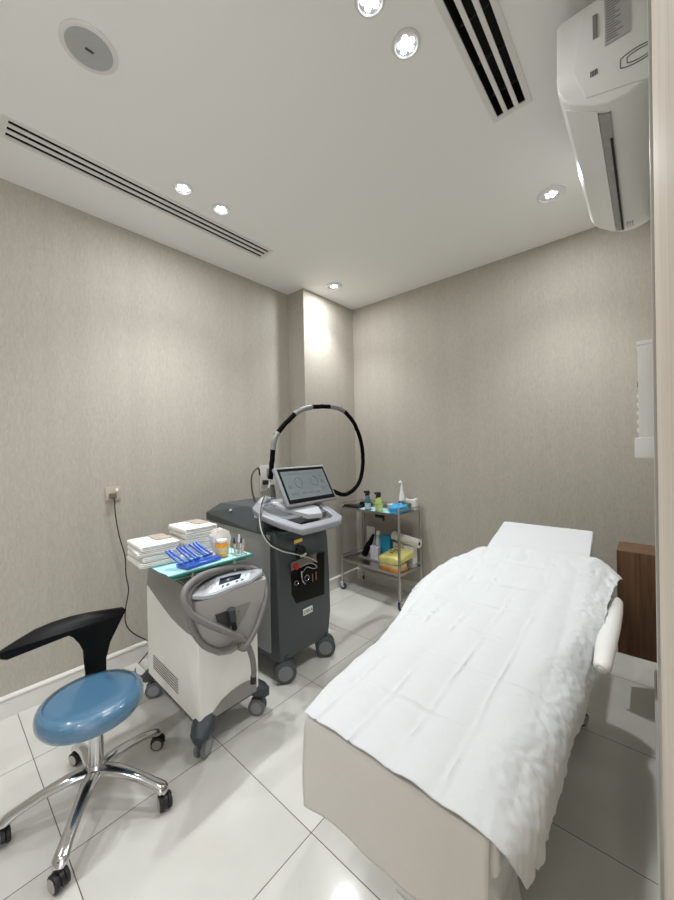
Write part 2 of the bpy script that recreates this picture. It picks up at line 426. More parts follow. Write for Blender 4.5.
# ------------------------------------------------------------------ air conditioner
def ac():
    y0,y1 = 1.40, 2.30
    t = thing('air_conditioner', 'white split air conditioner mounted high on the right wall', 'air conditioner', (0.02,1.9,2.45))
    prof = [(0.020,2.790),(-0.205,2.790),(-0.217,2.780),(-0.220,2.60),(-0.217,2.565),(-0.204,2.537),(-0.185,2.510),(-0.130,2.472),(-0.088,2.452),(-0.040,2.449),(0.020,2.470)]
    bm = PR([(x,y0,z) for x,z in prof], (0,y1-y0,0), bev=0.006, seg=3)
    link('casing', bm, ACW, t)
    # outlet slot in the sloping underside
    link('outlet_slot', hexa(bmesh.new(), [(-0.112,y0+0.04,2.455),(-0.082,y0+0.04,2.444),(-0.082,y1-0.03,2.444),(-0.112,y1-0.03,2.455)], [(-0.112,y0+0.04,2.480),(-0.082,y0+0.04,2.470),(-0.082,y1-0.03,2.470),(-0.112,y1-0.03,2.480)]), ACG, t, smooth=False)
    link('outlet_gap', B(((-0.090,y0+0.16,2.441),(-0.083,y1-0.05,2.446))), DARK, t, smooth=False)
    fl = link('louver', hexa(bmesh.new(), [(-0.200,y0+0.03,2.519),(-0.114,y0+0.03,2.458),(-0.114,y1-0.04,2.458),(-0.200,y1-0.04,2.519)], [(-0.203,y0+0.03,2.527),(-0.113,y0+0.03,2.464),(-0.113,y1-0.04,2.464),(-0.203,y1-0.04,2.527)], bev=0.001), ACW, t)
    # side cap with knock-out, grille and spec label
    ys = y0-0.001
    link('side_cap', PR([(x,y0,z) for x,z in [(0.012,2.770),(-0.150,2.770),(-0.172,2.60),(-0.140,2.50),(0.012,2.462)]], (0,-0.003,0), bev=0.001), ACW, t)
    lb = link('spec_label', B(((-0.090,ys-0.005,2.625),(-0.030,ys-0.0025,2.765))), mat('label_grey',(176,176,176),0.6), t, smooth=False)
    bm = bmesh.new()
    for i in range(16):
        z = 2.634+i*0.008; wdt = random.uniform(0.02,0.05)
        box(bm,(-0.086,ys-0.0056,z),(-0.086+wdt,ys-0.005,z+0.0035))
    box(bm,(-0.120,ys-0.0056,2.668),(-0.108,ys-0.002,2.74))
    link('print', bm, mat('print_grey',(126,126,126),0.6), lb, smooth=False)
    bm = bmesh.new()
    for i in range(5): box(bm,(-0.128+i*0.004,ys-0.004,2.555),(-0.126+i*0.004,ys-0.0025,2.572))
    link('side_grille', bm, LABELD, t, smooth=False)
    ov = [( -0.012+0.042*max(-1,min(1,1.25*cos(a))), ys-0.003, 2.545+0.022*sin(a)) for a in [2*pi*i/28 for i in range(28)]]
    link('knock_out', T(ov, 0.0012, closed=True, sides=6), LABELD, t)
    ov = [( -0.008+0.030*max(-1,min(1,1.25*cos(a))), ys-0.003, 2.545+0.014*sin(a)) for a in [2*pi*i/28 for i in range(28)]]
    link('knock_out', T(ov, 0.0010, closed=True, sides=6), LABELD, t)
    link('lamp_mark', B(((-0.070,y1-0.09,2.4445),(-0.066,y1-0.05,2.4500)),((-0.060,y1-0.09,2.4445),(-0.056,y1-0.05,2.4500)),((-0.050,y1-0.09,2.4445),(-0.046,y1-0.05,2.4500))), PANELG, t, smooth=False)
ac()

# ------------------------------------------------------------------ dispenser and walnut cabinet on the right wall
def disp():
    t = thing('glove_dispenser', 'white wall dispenser hanging beside the door frame', 'dispenser', (0.0,2.0,1.33))
    link('body', B(((-0.034,2.0,1.42),(XR,2.12,1.815)), bev=0.003), ACW, t)
    link('top_cap', B(((-0.037,1.998,1.815),(XR,2.122,1.832)), bev=0.003), LABELW, t)
    link('tray', B(((-0.048,1.985,1.335),(XR,2.135,1.422)), bev=0.006), ACW, t)
    for i in range(5):
        link('button', L([(0,0),(0.008,0),(0.008,0.005),(0,0.006)], (-0.034,2.01,1.455+i*0.038), 'x') if False else B(((-0.040,2.004,1.445+i*0.036),(-0.033,2.03,1.462+i*0.036)), bev=0.002), ACW, t)
    link('indicator', B(((-0.038,2.004,1.640),(-0.033,2.03,1.664)), bev=0.002), mat('olive_green',(150,150,60),0.4), t)
disp()
t = thing('wall_cabinet', 'dark walnut cabinet mounted low on the right wall beyond the bed', 'cabinet', (-0.06,2.5,0.295))
link('body', B(((-0.128,2.412,0.295),(XR,2.62,0.815))), WALNUT, t, smooth=False)
link('front_panel', B(((-0.138,2.394,0.292),(XR,2.412,0.815))), WALNUT, t, smooth=False)
link('top_board', B(((-0.138,2.394,0.815),(XR,2.622,0.833))), WALNUT, t, smooth=False)

# ------------------------------------------------------------------ sockets and cables
def outlet(y, z, label, s=0.043):
    t = thing('wall_socket', label, 'socket', (XL,y,z))
    link('plate', B(((XL,y-s,z-s),(XL+0.009,y+s,z+s)), bev=0.002), mat('socket_plate',(186,174,160),0.35), t)
    link('switch', B(((XL+0.009,y+s*0.3,z+s*0.3),(XL+0.013,y+s*0.65,z+s*0.75)), bev=0.001), LABELW, t)
    link('plug', B(((XL+0.008,y-0.022,z-0.030),(XL+0.040,y+0.012,z+0.004)), bev=0.005), mat('plug_brown',(110,98,86),0.4), t)
    return t
outlet(0.780,1.137,'beige wall socket with a plug and cable on the left wall')
# cable stays attached to the white machine that it feeds
# second socket behind the tall machine
t = thing('wall_socket', 'pale double wall socket with black cables behind the dark laser machine', 'socket', (XL,2.03,1.15))
link('plate', B(((XL,1.93,1.03),(XL+0.012,2.10,1.26)), bev=0.003), mat('grey_plate',(196,194,190),0.4), t)
link('switch', B(((XL+0.012,2.00,1.15),(XL+0.016,2.06,1.23)), bev=0.001), mat('grey_sw',(130,132,134),0.4), t)
link('plug', B(((XL+0.012,1.95,1.09),(XL+0.05,1.99,1.13)), bev=0.004), BLKPL, t)

# ------------------------------------------------------------------ stool
def caster(parent, c, ang, r=0.028, name='caster', hood=BLKPL, wm=RUBBER, hub=STEEL, wid=0.016, hoodbm=None, disc=False):
    """twin wheel caster touching the floor below c; wheel axle direction ang"""
    x,y = c
    bm = bmesh.new(); M0 = Matrix.Translation((x,y,0)) @ Matrix.Rotation(ang,4,'Z')
    if hoodbm is None:
        pts = [(r*1.12*cos(a),0,r+r*1.12*sin(a)) for a in [R(-8)+R(176+16)*i/12 for i in range(13)]]
        out = [M0 @ Vector((p[0],-0.006,p[2])) for p in pts]
        prism(bm, out, M0.to_3x3() @ Vector((0,0.012,0)))
        lathe(bm, [(0,0),(0.010,0),(0.010,0.020),(0.006,0.024),(0.006,0.034),(0,0.034)], M0 @ Matrix.Translation((0,0,r*1.9)), 14)
    else: bm = hoodbm
    cst = link(name, bm, hood, parent)
    for s in (-1,1):
        b2 = bmesh.new()
        Mw = M0 @ Matrix.Translation((0, s*(0.007+wid/2), r)) @ Matrix.Rotation(-pi/2,4,'X')
        h = wid/2
        lathe(b2, [(0,-h),(r*0.8,-h),(r,-h*0.6),(r,h*0.6),(r*0.8,h),(0,h)], Mw, 24)
        wl = link('wheel', b2, wm, cst)
        b3 = bmesh.new()
        if disc: lathe(b3, [(0,-h-0.0006),(r*0.66,-h-0.0006),(r*0.66,h+0.0006),(0,h+0.0006)], Mw, 24)
        else: lathe(b3, [(r*0.56,-h-0.0008),(r*0.76,-h-0.0008),(r*0.76,h+0.0008),(r*0.56,h+0.0008)], Mw, 24)
        # hub disc belongs to the wheel's own mesh as a second material
        me = wl.data; bb = bmesh.new(); bb.from_mesh(me); off = wpos(parent)
        bmesh.ops.translate(b3, verts=b3.verts, vec=-off); merge(bb, b3, 1); bb.to_mesh(me); bb.free(); me.materials.append(hub)
        me.polygons.foreach_set('use_smooth', [True]*len(me.polygons)); me.set_sharp_from_angle(angle=R(38))
    return cst
def stool():
    cx, cy = -1.68, 0.426
    t = thing('rolling_stool', 'blue vinyl topped rolling stool with chrome star base and black backrest', 'stool', (cx,cy,0))
    for k in range(5):
        a = pi + k*2*pi/5
        d = Vector((cos(a), sin(a), 0)); e = Vector((-sin(a), cos(a), 0)); c = Vector((cx,cy,0))
        pts = [c+d*0.02+Vector((0,0,0.135)), c+d*0.08+Vector((0,0,0.137)), c+d*0.16+Vector((0,0,0.122)), c+d*0.235+Vector((0,0,0.098)), c+d*0.275+Vector((0,0,0.078)), c+d*0.290+Vector((0,0,0.064))]
        bm = T(pts, [0.030,0.028,0.022,0.021,0.026,0.016], n=5, sides=16, flat=0.66)
        lg = link('leg', bm, CHROME, t)
        caster(t, (cx+d.x*0.285+e.x*0.0, cy+d.y*0.285), a+[0.4,1.9,0.9,-0.8,2.2][k])
    link('hub', L([(0,0.112),(0.030,0.112),(0.036,0.120),(0.034,0.155),(0.027,0.165),(0,0.165)], (cx,cy,0)), CHROME, t)
    link('gas_lift', L([(0,0.16),(0.0255,0.16),(0.0255,0.29),(0.021,0.292),(0.021,0.37),(0,0.37)], (cx,cy,0)), CHROME, t)
    link('under_plate', L([(0,0.345),(0.06,0.350),(0.12,0.368),(0.12,0.375),(0,0.375)], (cx,cy,0)), BLKPL, t)
    # seat cushion
    R0 = 0.177; cy = cy-0.010; zo = -0.006
    prof = [(0,0.372),(R0*0.80,0.372),(R0*0.94,0.380),(R0*0.995,0.398),(R0,0.412),(R0*0.975,0.430),(R0*0.90,0.445),(R0*0.72,0.452),(R0*0.4,0.450),(0,0.447)]
    st = link('seat', L(prof, (cx,cy,zo), seg=64), BLUEV, t)
    # wrinkled clear wrap around the rim, on the side that faces the viewer
    bm = bmesh.new(); rnd = random.Random(3); seg = 120; rows = []
    for i,(r,h) in enumerate([(R0*0.86,0.4505),(R0*0.945,0.4425),(R0*0.99,0.432),(R0*1.008,0.415),(R0*1.004,0.398),(R0*0.955,0.381)]):
        row = []
        for j in range(seg):
            a = 2*pi*j/seg
            nn = 0.0022+0.0008*noise.noise(Vector((cos(a)*9, sin(a)*9, i*0.6)))
            row.append(bm.verts.new((cx+(r+max(nn,0.0004))*cos(a), cy+(r+max(nn,0.0004))*sin(a), h+zo+nn*0.7)))
        rows.append(row)
    for a,b in zip(rows,rows[1:]):
        for j in range(seg): bm.faces.new((a[j],a[(j+1)%seg],b[(j+1)%seg],b[j]))
    link('clear_wrap', bm, mat('clear_film',(88,132,162),0.10,alpha=0.75,coat=1.0,bump=0.9,bscale=38,stretch=(1,1,2.2)), st)
    # backrest: T-shaped curved pad on a stem rising behind the seat
    out = [(-1.900,0.173,0.633),(-1.900,0.226,0.656),(-1.900,0.282,0.677),(-1.900,0.338,0.685),(-1.900,0.400,0.687),(-1.900,0.470,0.680),(-1.900,0.537,0.669),(-1.900,0.607,0.656),(-1.900,0.618,0.643),(-1.900,0.607,0.628),(-1.900,0.573,0.612),(-1.900,0.545,0.576),(-1.900,0.534,0.520),(-1.900,0.530,0.452),(-1.900,0.529,0.387),(-1.900,0.528,0.332),(-1.900,0.452,0.344),(-1.900,0.451,0.398),(-1.900,0.451,0.470),(-1.900,0.444,0.518),(-1.900,0.430,0.557),(-1.900,0.405,0.598),(-1.900,0.374,0.626),(-1.900,0.344,0.640),(-1.900,0.314,0.642),(-1.900,0.281,0.631),(-1.900,0.247,0.617),(-1.900,0.219,0.605),(-1.900,0.193,0.597),(-1.900,0.173,0.608)]
    def bend(p, dx):
        x,y,z = p; u = y-0.50
        f = 1.15*u*u if u < 0 else 1.3*u*u     # ends curl forward round the sitter
        return Vector((-1.915+f+dx, y, z))
    # correct y,z so the bent surface still subtends the same outline
    def remap(p):
        x,y,z = p
        for _ in range(6):
            u = y-0.50; X = -1.915+(1.15*u*u if u < 0 else 1.3*u*u); k = X/p[0]; y = p[1]*k; z = 1.4+(p[2]-1.4)*k
        return (X,y,z)
    q = [remap(p) for p in out]
    bm = bmesh.new()
    vs = [bm.verts.new(v) for v in q]
    f = bm.faces.new(vs)
    bmesh.ops.triangulate(bm, faces=[f])
    ex = bmesh.ops.extrude_face_region(bm, geom=bm.faces[:])
    nv = [g for g in ex['geom'] if isinstance(g, bmesh.types.BMVert)]
    bmesh.ops.translate(bm, verts=nv, vec=(-0.020,0,0))
    br = link('backrest', bm, BLKLTH, t)
    bv = br.modifiers.new('soften','BEVEL'); bv.width = 0.007; bv.segments = 3; bv.limit_method = 'ANGLE'; bv.angle_limit = R(50)
    link('back_bracket', T([(-1.925,0.500,0.36),(-1.915,0.497,0.352),(-1.86,0.482,0.349),(-1.76,0.452,0.349)], 0.014, n=5, flat=0.5), BLKPL, t)
stool()

# ------------------------------------------------------------------ white cooling machine
def cryo():
    x0,x1,y0,y1 = -2.13,-1.555,0.795,1.125
    t = thing('cooling_machine', 'white and grey air cooling machine on casters with a coiled grey hose', 'machine', ((x0+x1)/2,(y0+y1)/2,0))
    # white lower body
    curve = [(-2.13,0.655),(-2.06,0.640),(-1.98,0.612),(-1.90,0.585),(-1.82,0.562),(-1.74,0.548),(-1.66,0.540),(x1,0.538)]
    prof = [(x0,0.235),(x0+0.012,0.225),(x1-0.05,0.135),(x1,0.135)] + [(p[0],p[1]) for p in reversed(curve)]
    prof = [(x0,0.16),(x1-0.012,0.140),(x1,0.150)] + [(p[0],p[1]) for p in reversed(curve)]
    link('body', PR([(x,y0,z) for x,z in prof], (0,y1-y0,0), bev=0.012, seg=4), CRWHITE, t)
    up = curve + [(x1,0.70),(x1-0.04,0.745),(x0+0.05,0.785),(x0,0.765)]
    bm = bmesh.new(); n = len(up)
    a = [bm.verts.new((x,y0+(0.012 if z > 0.68 else 0.0),z)) for x,z in up]; b = [bm.verts.new((x,y1-(0.012 if z > 0.68 else 0.0),z)) for x,z in up]
    f1 = bm.faces.new(a); f2 = bm.faces.new(b[::-1])
    for i in range(n): bm.faces.new((a[i],b[i],b[(i+1)%n],a[(i+1)%n]))
    bmesh.ops.bevel(bm, geom=list(f1.edges)+list(f2.edges), offset=0.008, segments=3, affect='EDGES')
    bmesh.ops.triangulate(bm, faces=[f for f in bm.faces if len(f.verts) > 4])
    link('upper_shell', bm, CRGREY, t)
    link('underside', B(((x0+0.02,y0+0.02,0.115),(x1-0.03,y1-0.02,0.155))), CRDARK, t, smooth=False)
    # vent grille on the side
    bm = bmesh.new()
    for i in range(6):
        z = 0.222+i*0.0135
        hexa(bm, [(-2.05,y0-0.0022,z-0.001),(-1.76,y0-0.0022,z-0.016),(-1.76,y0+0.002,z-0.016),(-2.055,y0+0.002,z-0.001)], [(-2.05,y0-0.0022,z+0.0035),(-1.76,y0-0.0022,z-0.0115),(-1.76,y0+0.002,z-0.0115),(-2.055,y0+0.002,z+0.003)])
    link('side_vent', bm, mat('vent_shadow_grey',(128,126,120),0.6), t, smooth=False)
    # grey arched skirt at the bottom of the front
    sk = [(0.84,0.150),(0.865,0.178),(0.905,0.206),(0.955,0.222),(1.01,0.228),(1.06,0.224),(1.105,0.212),(1.105,0.150)]
    link('skirt', PR([(x1-0.004,y,z) for y,z in sk], (0.012,0,0), bev=0.003), CRGREY, t)
    # head unit on the front
    hd = [(0.752,0.742),(0.750,0.700),(0.758,0.630),(0.780,0.560),(0.815,0.500),(0.865,0.455),(0.930,0.435),(1.000,0.445),(1.055,0.490),(1.095,0.560),(1.125,0.640),(1.140,0.715),(1.143,0.742),(1.06,0.745),(0.95,0.745),(0.83,0.745)]
    bm = bmesh.new(); n = len(hd); cyh = 0.945; czh = 0.6
    rings = []
    for x,s in ((-1.56,1.0),(-1.512,1.0),(-1.500,0.985),(-1.494,0.95)):
        rings.append([bm.verts.new((x, cyh+(y-cyh)*s, czh+(z-czh)*s)) for y,z in hd])
    for r0,r1 in zip(rings,rings[1:]):
        for i in range(n): bm.faces.new((r0[i],r0[(i+1)%n],r1[(i+1)%n],r1[i]))
    bm.faces.new(rings[0][::-1]); bm.faces.new(rings[-1])
    hu = link('head_unit', bm, CRGREYL, t)
    # sloping control panel on top of the head unit (convex outline)
    fr = [(-1.492,0.743,0.775),(-1.492,0.791,0.757),(-1.492,0.844,0.749),(-1.492,0.895,0.751),(-1.492,0.970,0.757),(-1.492,1.038,0.756),(-1.492,1.111,0.778)]
    bk = [(-1.585,0.802,0.760),(-1.585,0.852,0.777),(-1.585,0.914,0.790),(-1.585,0.986,0.788),(-1.585,1.061,0.777),(-1.585,1.129,0.767),(-1.585,1.181,0.758)]
    bm = bmesh.new(); A = [bm.verts.new(p) for p in fr]; Bk = [bm.verts.new(p) for p in bk]
    A2 = [bm.verts.new(Vector(p)-Vector((0,0,0.014))) for p in fr]; B2 = [bm.verts.new(Vector(p)-Vector((0,0,0.014))) for p in bk]
    m_ = len(A)
    for i in range(m_-1):
        bm.faces.new((A[i],A[i+1],Bk[i+1],Bk[i])); bm.faces.new((A2[i],B2[i],B2[i+1],A2[i+1]))
        bm.faces.new((A[i],A2[i],A2[i+1],A[i+1])); bm.faces.new((Bk[i],Bk[i+1],B2[i+1],B2[i]))
    bm.faces.new((A[0],Bk[0],B2[0],A2[0])); bm.faces.new((A[-1],A2[-1],B2[-1],Bk[-1]))
    link('control_panel', bm, PANELG, hu, smooth=False)
    def on_panel(i0,i1,j0,j1,h0,h1,m,name):
        def P(u,v,h):
            f = u*(m_-1); k = min(int(f),m_-2); q = f-k
            a = Vector(fr[k]).lerp(Vector(fr[k+1]),q); b = Vector(bk[k]).lerp(Vector(bk[k+1]),q)
            return a.lerp(b,v)+Vector((0.3*h,0,h))
        bm = bmesh.new(); ns = 10
        lo = [[bm.verts.new(P(i0+(i1-i0)*s/ns, j, h)) for s in range(ns+1)] for j in (j0,j1) for h in (h0,h1)]
        for s in range(ns):
            bm.faces.new((lo[1][s],lo[1][s+1],lo[3][s+1],lo[3][s])); bm.faces.new((lo[0][s],lo[2][s],lo[2][s+1],lo[0][s+1]))
            bm.faces.new((lo[0][s],lo[0][s+1],lo[1][s+1],lo[1][s])); bm.faces.new((lo[2][s],lo[3][s],lo[3][s+1],lo[2][s+1]))
        bm.faces.new((lo[0][0],lo[1][0],lo[3][0],lo[2][0])); bm.faces.new((lo[0][-1],lo[2][-1],lo[3][-1],lo[1][-1]))
        return link(name, bm, m, hu, smooth=False)
    on_panel(0.24,0.80,0.10,0.92,0.0002,0.0016,PANEL,'fascia')
    on_panel(0.38,0.66,0.42,0.78,0.0017,0.003,LCD,'display')
    for u in (0.44,0.51,0.62,0.69): on_panel(u,u+0.03,0.20,0.32,0.0017,0.003,LABELD,'button')
    for u in (0.31,0.72): on_panel(u,u+0.03,0.5,0.62,0.0017,0.003,PANELG,'button')
    # hose port recess with the black connector
    rc = [(-1.492,0.847,0.657),(-1.492,1.036,0.651),(-1.492,1.029,0.633),(-1.492,0.999,0.590),(-1.492,0.965,0.559),(-1.492,0.943,0.530),(-1.492,0.901,0.575),(-1.492,0.856,0.620)]
    link('port_recess', PR(rc, (0.002,0,0)), mat('recess_grey',(138,136,133),0.5), hu, smooth=False)
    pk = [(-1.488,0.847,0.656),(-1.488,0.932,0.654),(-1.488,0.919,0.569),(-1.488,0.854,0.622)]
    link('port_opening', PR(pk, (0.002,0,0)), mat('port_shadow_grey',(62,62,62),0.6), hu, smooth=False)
    a,b,c = [(-1.470,0.916,0.664),(-1.470,0.925,0.605),(-1.470,0.934,0.564)]
    link('port_connector', T([a,b], [0.0185,0.0165], sides=16), CRDARK, hu)
    link('port_plug', T([b,c], 0.012, sides=16), DARK, hu)
    sc = [(-1.488,0.972,0.630)][0]
    link('screw', L([(0,0),(0.005,0),(0.005,0.004),(0,0.005)], sc, 'x', 12), STEEL, hu)
    # hose coiled round the head unit
    hp = [(-1.600,1.108,0.774),(-1.600,1.054,0.802),(-1.580,0.939,0.821),(-1.560,0.839,0.829),(-1.530,0.766,0.824),(-1.500,0.715,0.808),(-1.480,0.698,0.772),(-1.465,0.718,0.718),(-1.455,0.769,0.664),(-1.450,0.841,0.607),(-1.445,0.913,0.553),(-1.450,0.969,0.500),(-1.470,1.004,0.454),(-1.478,0.981,0.449),(-1.478,0.943,0.482),(-1.482,0.914,0.480),(-1.478,0.855,0.493),(-1.478,0.793,0.540),(-1.485,0.756,0.595),(-1.490,0.733,0.658),(-1.500,0.733,0.729),(-1.530,0.751,0.780),(-1.570,0.815,0.801),(-1.590,0.902,0.810),(-1.610,1.025,0.795),(-1.610,1.134,0.768),(-1.570,1.169,0.730),(-1.540,1.167,0.668),(-1.500,1.129,0.622),(-1.465,1.074,0.571),(-1.450,1.032,0.527),(-1.445,0.993,0.492),(-1.440,0.961,0.479),(-1.445,0.943,0.494)]
    link('hose', T(hp, 0.0140, n=6, sides=14), HOSE, t)
    he = [(-1.465,0.979,0.505),(-1.465,1.006,0.446),(-1.465,1.025,0.384),(-1.465,1.031,0.327),(-1.465,1.028,0.294)]
    link('hose', T(he, [0.012,0.0135,0.0135,0.0135,0.013], n=5, sides=14), HOSE, t)
    ht = [(-1.465,1.028,0.299),(-1.465,1.026,0.266)]
    link('hose_nozzle', T(ht, 0.0145, sides=14), BLKPL, t)
    # casters with big slate hoods
    for (x,y,a,an) in ((-1.56,0.815,-0.85,R(120)),(-1.585,1.135,0.9,R(35)),(-2.155,0.835,-2.3,R(60)),(-2.11,1.14,2.2,R(20))):
        M0 = Matrix.Translation((x,y,0)) @ Matrix.Rotation(a,4,'Z')
        bm = bmesh.new(); rings = []
        for u,wd,zt,zb in ((-0.085,0.030,0.190,0.150),(-0.05,0.046,0.190,0.120),(0.0,0.054,0.176,0.096),(0.04,0.044,0.152,0.090),(0.062,0.022,0.128,0.094)):
            ring = []
            for j in range(14):
                q = 2*pi*j/14; ring.append(bm.verts.new(M0 @ Vector((u, wd*cos(q), (zt+zb)/2+(zt-zb)/2*sin(q)))))
            rings.append(ring)
        for r0,r1 in zip(rings,rings[1:]):
            for j in range(14): bm.faces.new((r0[j],r0[(j+1)%14],r1[(j+1)%14],r1[j]))
        bm.faces.new(rings[0][::-1]); bm.faces.new(rings[-1])
        lathe(bm, [(0,0.07),(0.009,0.07),(0.009,0.12),(0,0.12)], Matrix.Translation((x,y,0)), 12)
        M1 = Matrix.Translation((x,y,0)) @ Matrix.Rotation(an,4,'Z')
        b4 = bmesh.new(); box(b4,(-0.012,-0.007,0.04),(0.012,0.007,0.09)); bmesh.ops.transform(b4, matrix=M1, verts=b4.verts); merge(bm,b4)
        caster(t,(x,y),an,r=0.044,hood=CRDARK,wm=WHEELG,hub=mat('hub_grey',(150,152,154),0.4),wid=0.02,hoodbm=bm,disc=True)
    # glass shelf on four short posts
    gz = 0.846
    gx0,gx1,gy0,gy1 = -1.95,-1.575,0.690,1.120
    gl = link('glass_shelf', B(((gx0,gy0,gz),(gx1,gy1,gz+0.008)), bev=0.001), GLASS, t)
    bm = bmesh.new()
    for a,b in (((gx0,gy0-0.001,gz),(gx1,gy0+0.001,gz+0.008)),((gx0,gy1-0.001,gz),(gx1,gy1+0.001,gz+0.008)),((gx1-0.001,gy0,gz),(gx1+0.001,gy1,gz+0.008)),((gx0-0.001,gy0,gz),(gx0+0.001,gy1,gz+0.008))): box(bm,a,b)
    link('polished_edge', bm, GLEDGE, gl, smooth=False)
    link('shelf_underlay', B(((gx0+0.02,gy0+0.02,gz-0.020),(gx1-0.02,gy1-0.02,gz-0.016))), GLASS, t, smooth=False)
    for px_,py_ in ((-1.595,0.80),(-1.60,1.02),(-1.86,0.83),(-1.86,1.08)):
        zb = 0.745 if px_ > -1.7 else 0.77
        link('shelf_post', L([(0,zb-0.02),(0.008,zb-0.02),(0.008,gz),(0,gz)], (px_,py_,0), seg=14), STEEL, t)
    # mains cable up to the wall socket
    cp = [(-2.562,0.775,1.115),(-2.555,0.776,1.09)] + [(-2.565,0.783,1.002),(-2.565,0.800,0.871),(-2.565,0.832,0.729),(-2.565,0.836,0.605),(-2.565,0.849,0.503),(-2.565,0.828,0.380),(-2.565,0.830,0.289),(-2.565,0.870,0.214),(-2.565,0.949,0.135)]
    cp += [(-2.50,1.03,0.06),(-2.40,1.05,0.02),(-2.25,1.02,0.03),(-2.16,1.00,0.20)]
    link('power_cable', T(cp, 0.0035, n=6, sides=8), BLKPL, t)
    cb = [(-2.13,0.97,0.24),(-2.30,0.93,0.22)] + [(-2.564,0.908,0.006),(-2.484,0.849,0.006),(-2.400,0.854,0.006),(-2.414,0.907,0.006)] + [(-2.20,0.90,0.02),(-2.12,0.9,0.17)]
    link('power_cable', T(cb, 0.004, n=6, sides=8), BLKPL, t)
    return gz+0.008
GZ = cryo()

# things on the glass shelf
ps = thing('paper_liner','light cyan paper liner lying on the glass shelf','paper',(-1.70,0.9,GZ))
def wavy_sheet(x0,x1,y0,y1,z,amp,nx=14,ny=12,th=0.0008,skew=0.0,seed=0):
    bm = bmesh.new(); g = []
    for k,zz in ((0,0),(1,th)):
        lay = []
        for i in range(nx+1):
            row = []
            for j in range(ny+1):
                u=i/nx; v=j/ny
                x = x0+(x1-x0)*u+skew*v; y = y0+(y1-y0)*v
                row.append(bm.verts.new((x+0.006*noise.noise(Vector((v*5,seed,1))), y+0.006*noise.noise(Vector((u*5,seed,4))), z+zz+amp*abs(noise.noise(Vector((x*22,y*22,seed)))))))
            lay.append(row)
        g.append(lay)
    for k,lay in enumerate(g):
        for i in range(nx):
            for j in range(ny): bm.faces.new((lay[i][j],lay[i+1][j],lay[i+1][j+1],lay[i][j+1]))
    def edge(a,b,c,d): bm.faces.new((a,b,c,d))
    for i in range(nx):
        edge(g[0][i][0],g[0][i+1][0],g[1][i+1][0],g[1][i][0]); edge(g[0][i][ny],g[0][i+1][ny],g[1][i+1][ny],g[1][i][ny])
    for j in range(ny):
        edge(g[0][0][j],g[0][0][j+1],g[1][0][j+1],g[1][0][j]); edge(g[0][nx][j],g[0][nx][j+1],g[1][nx][j+1],g[1][nx][j])
    return bm
link('sheet', wavy_sheet(-1.92,-1.585,0.683,1.110,GZ+0.0006,0.002), PAPERC, ps)
ZS = GZ+0.0045
def towel(cx,cy,z,ang,sx=0.235,sy=0.115,h=0.031,label='',band=False,seed=0):
    t = thing('folded_towel', label, 'towel', (cx,cy,z), 'folded white towels on the glass shelf')
    bm = bmesh.new(); rnd = random.Random(seed)
    nl = 3; hh = h/nl
    for i in range(nl):
        a = rnd.uniform(-0.004,0.004); b = rnd.uniform(-0.004,0.004)
        box(bm,(cx-sx/2+a,cy-sy/2+b,z+i*hh+0.0006),(cx+sx/2+a,cy+sy/2+b,z+(i+1)*hh-0.0004),bev=hh*0.42,seg=3)
    # rounded fold joining the layers on one short side
    box(bm,(cx-sx/2-0.007,cy-sy/2+0.003,z+0.001),(cx-sx/2+0.018,cy+sy/2-0.003,z+h-0.001),bev=h*0.42,seg=4)
    rot_bm(bm,(cx,cy,z),ang)
    for v in bm.verts:
        v.co.z += 0.0016*noise.noise(v.co*28); v.co.x += 0.003*noise.noise(v.co*18+Vector((5,0,0))); v.co.y += 0.003*noise.noise(v.co*18+Vector((0,9,0)))
    zmin = min(v.co.z for v in bm.verts)
    bmesh.ops.translate(bm, verts=bm.verts, vec=(0,0,z-zmin))
    link('cloth', bm, TOWEL, t)
    if band:
        b2 = B(((cx+0.005,cy-0.03,z+h+0.0005),(cx+0.078,cy+sy/2-0.010,z+h+0.0035)), bev=0.001); rot_bm(b2,(cx,cy,z),ang)
        link('printed_label', b2, TOWELB, t)
    return z+h+0.0015
z = ZS; n1 = ['bottom folded white towel of the left stack on the glass shelf','second folded white towel from the bottom of the left stack','second folded white towel from the top of the left stack','top folded white towel with brown print on the left stack']
for i,l in enumerate(n1): z = towel(-1.872,0.735+[0,0.006,-0.004,0.002][i],z,R(85)+[0,0.05,-0.06,0.03][i],sx=0.17,sy=0.225,h=0.0245,label=l,band=(i==3),seed=i)
z = ZS; n2 = ['bottom folded white towel of the right stack on the glass shelf','second folded white towel from the bottom of the right stack','middle folded white towel of the right stack on the glass shelf','second folded white towel from the top of the right stack','top folded white towel with brown print on the right stack']
for i,l in enumerate(n2): z = towel(-1.885,0.950+[0,0.005,-0.005,0.003,0.0][i],z,R(88)+[0,-0.05,0.04,-0.03,0.02][i],sx=0.17,sy=0.215,h=0.0275,label=l,band=(i==4),seed=10+i)
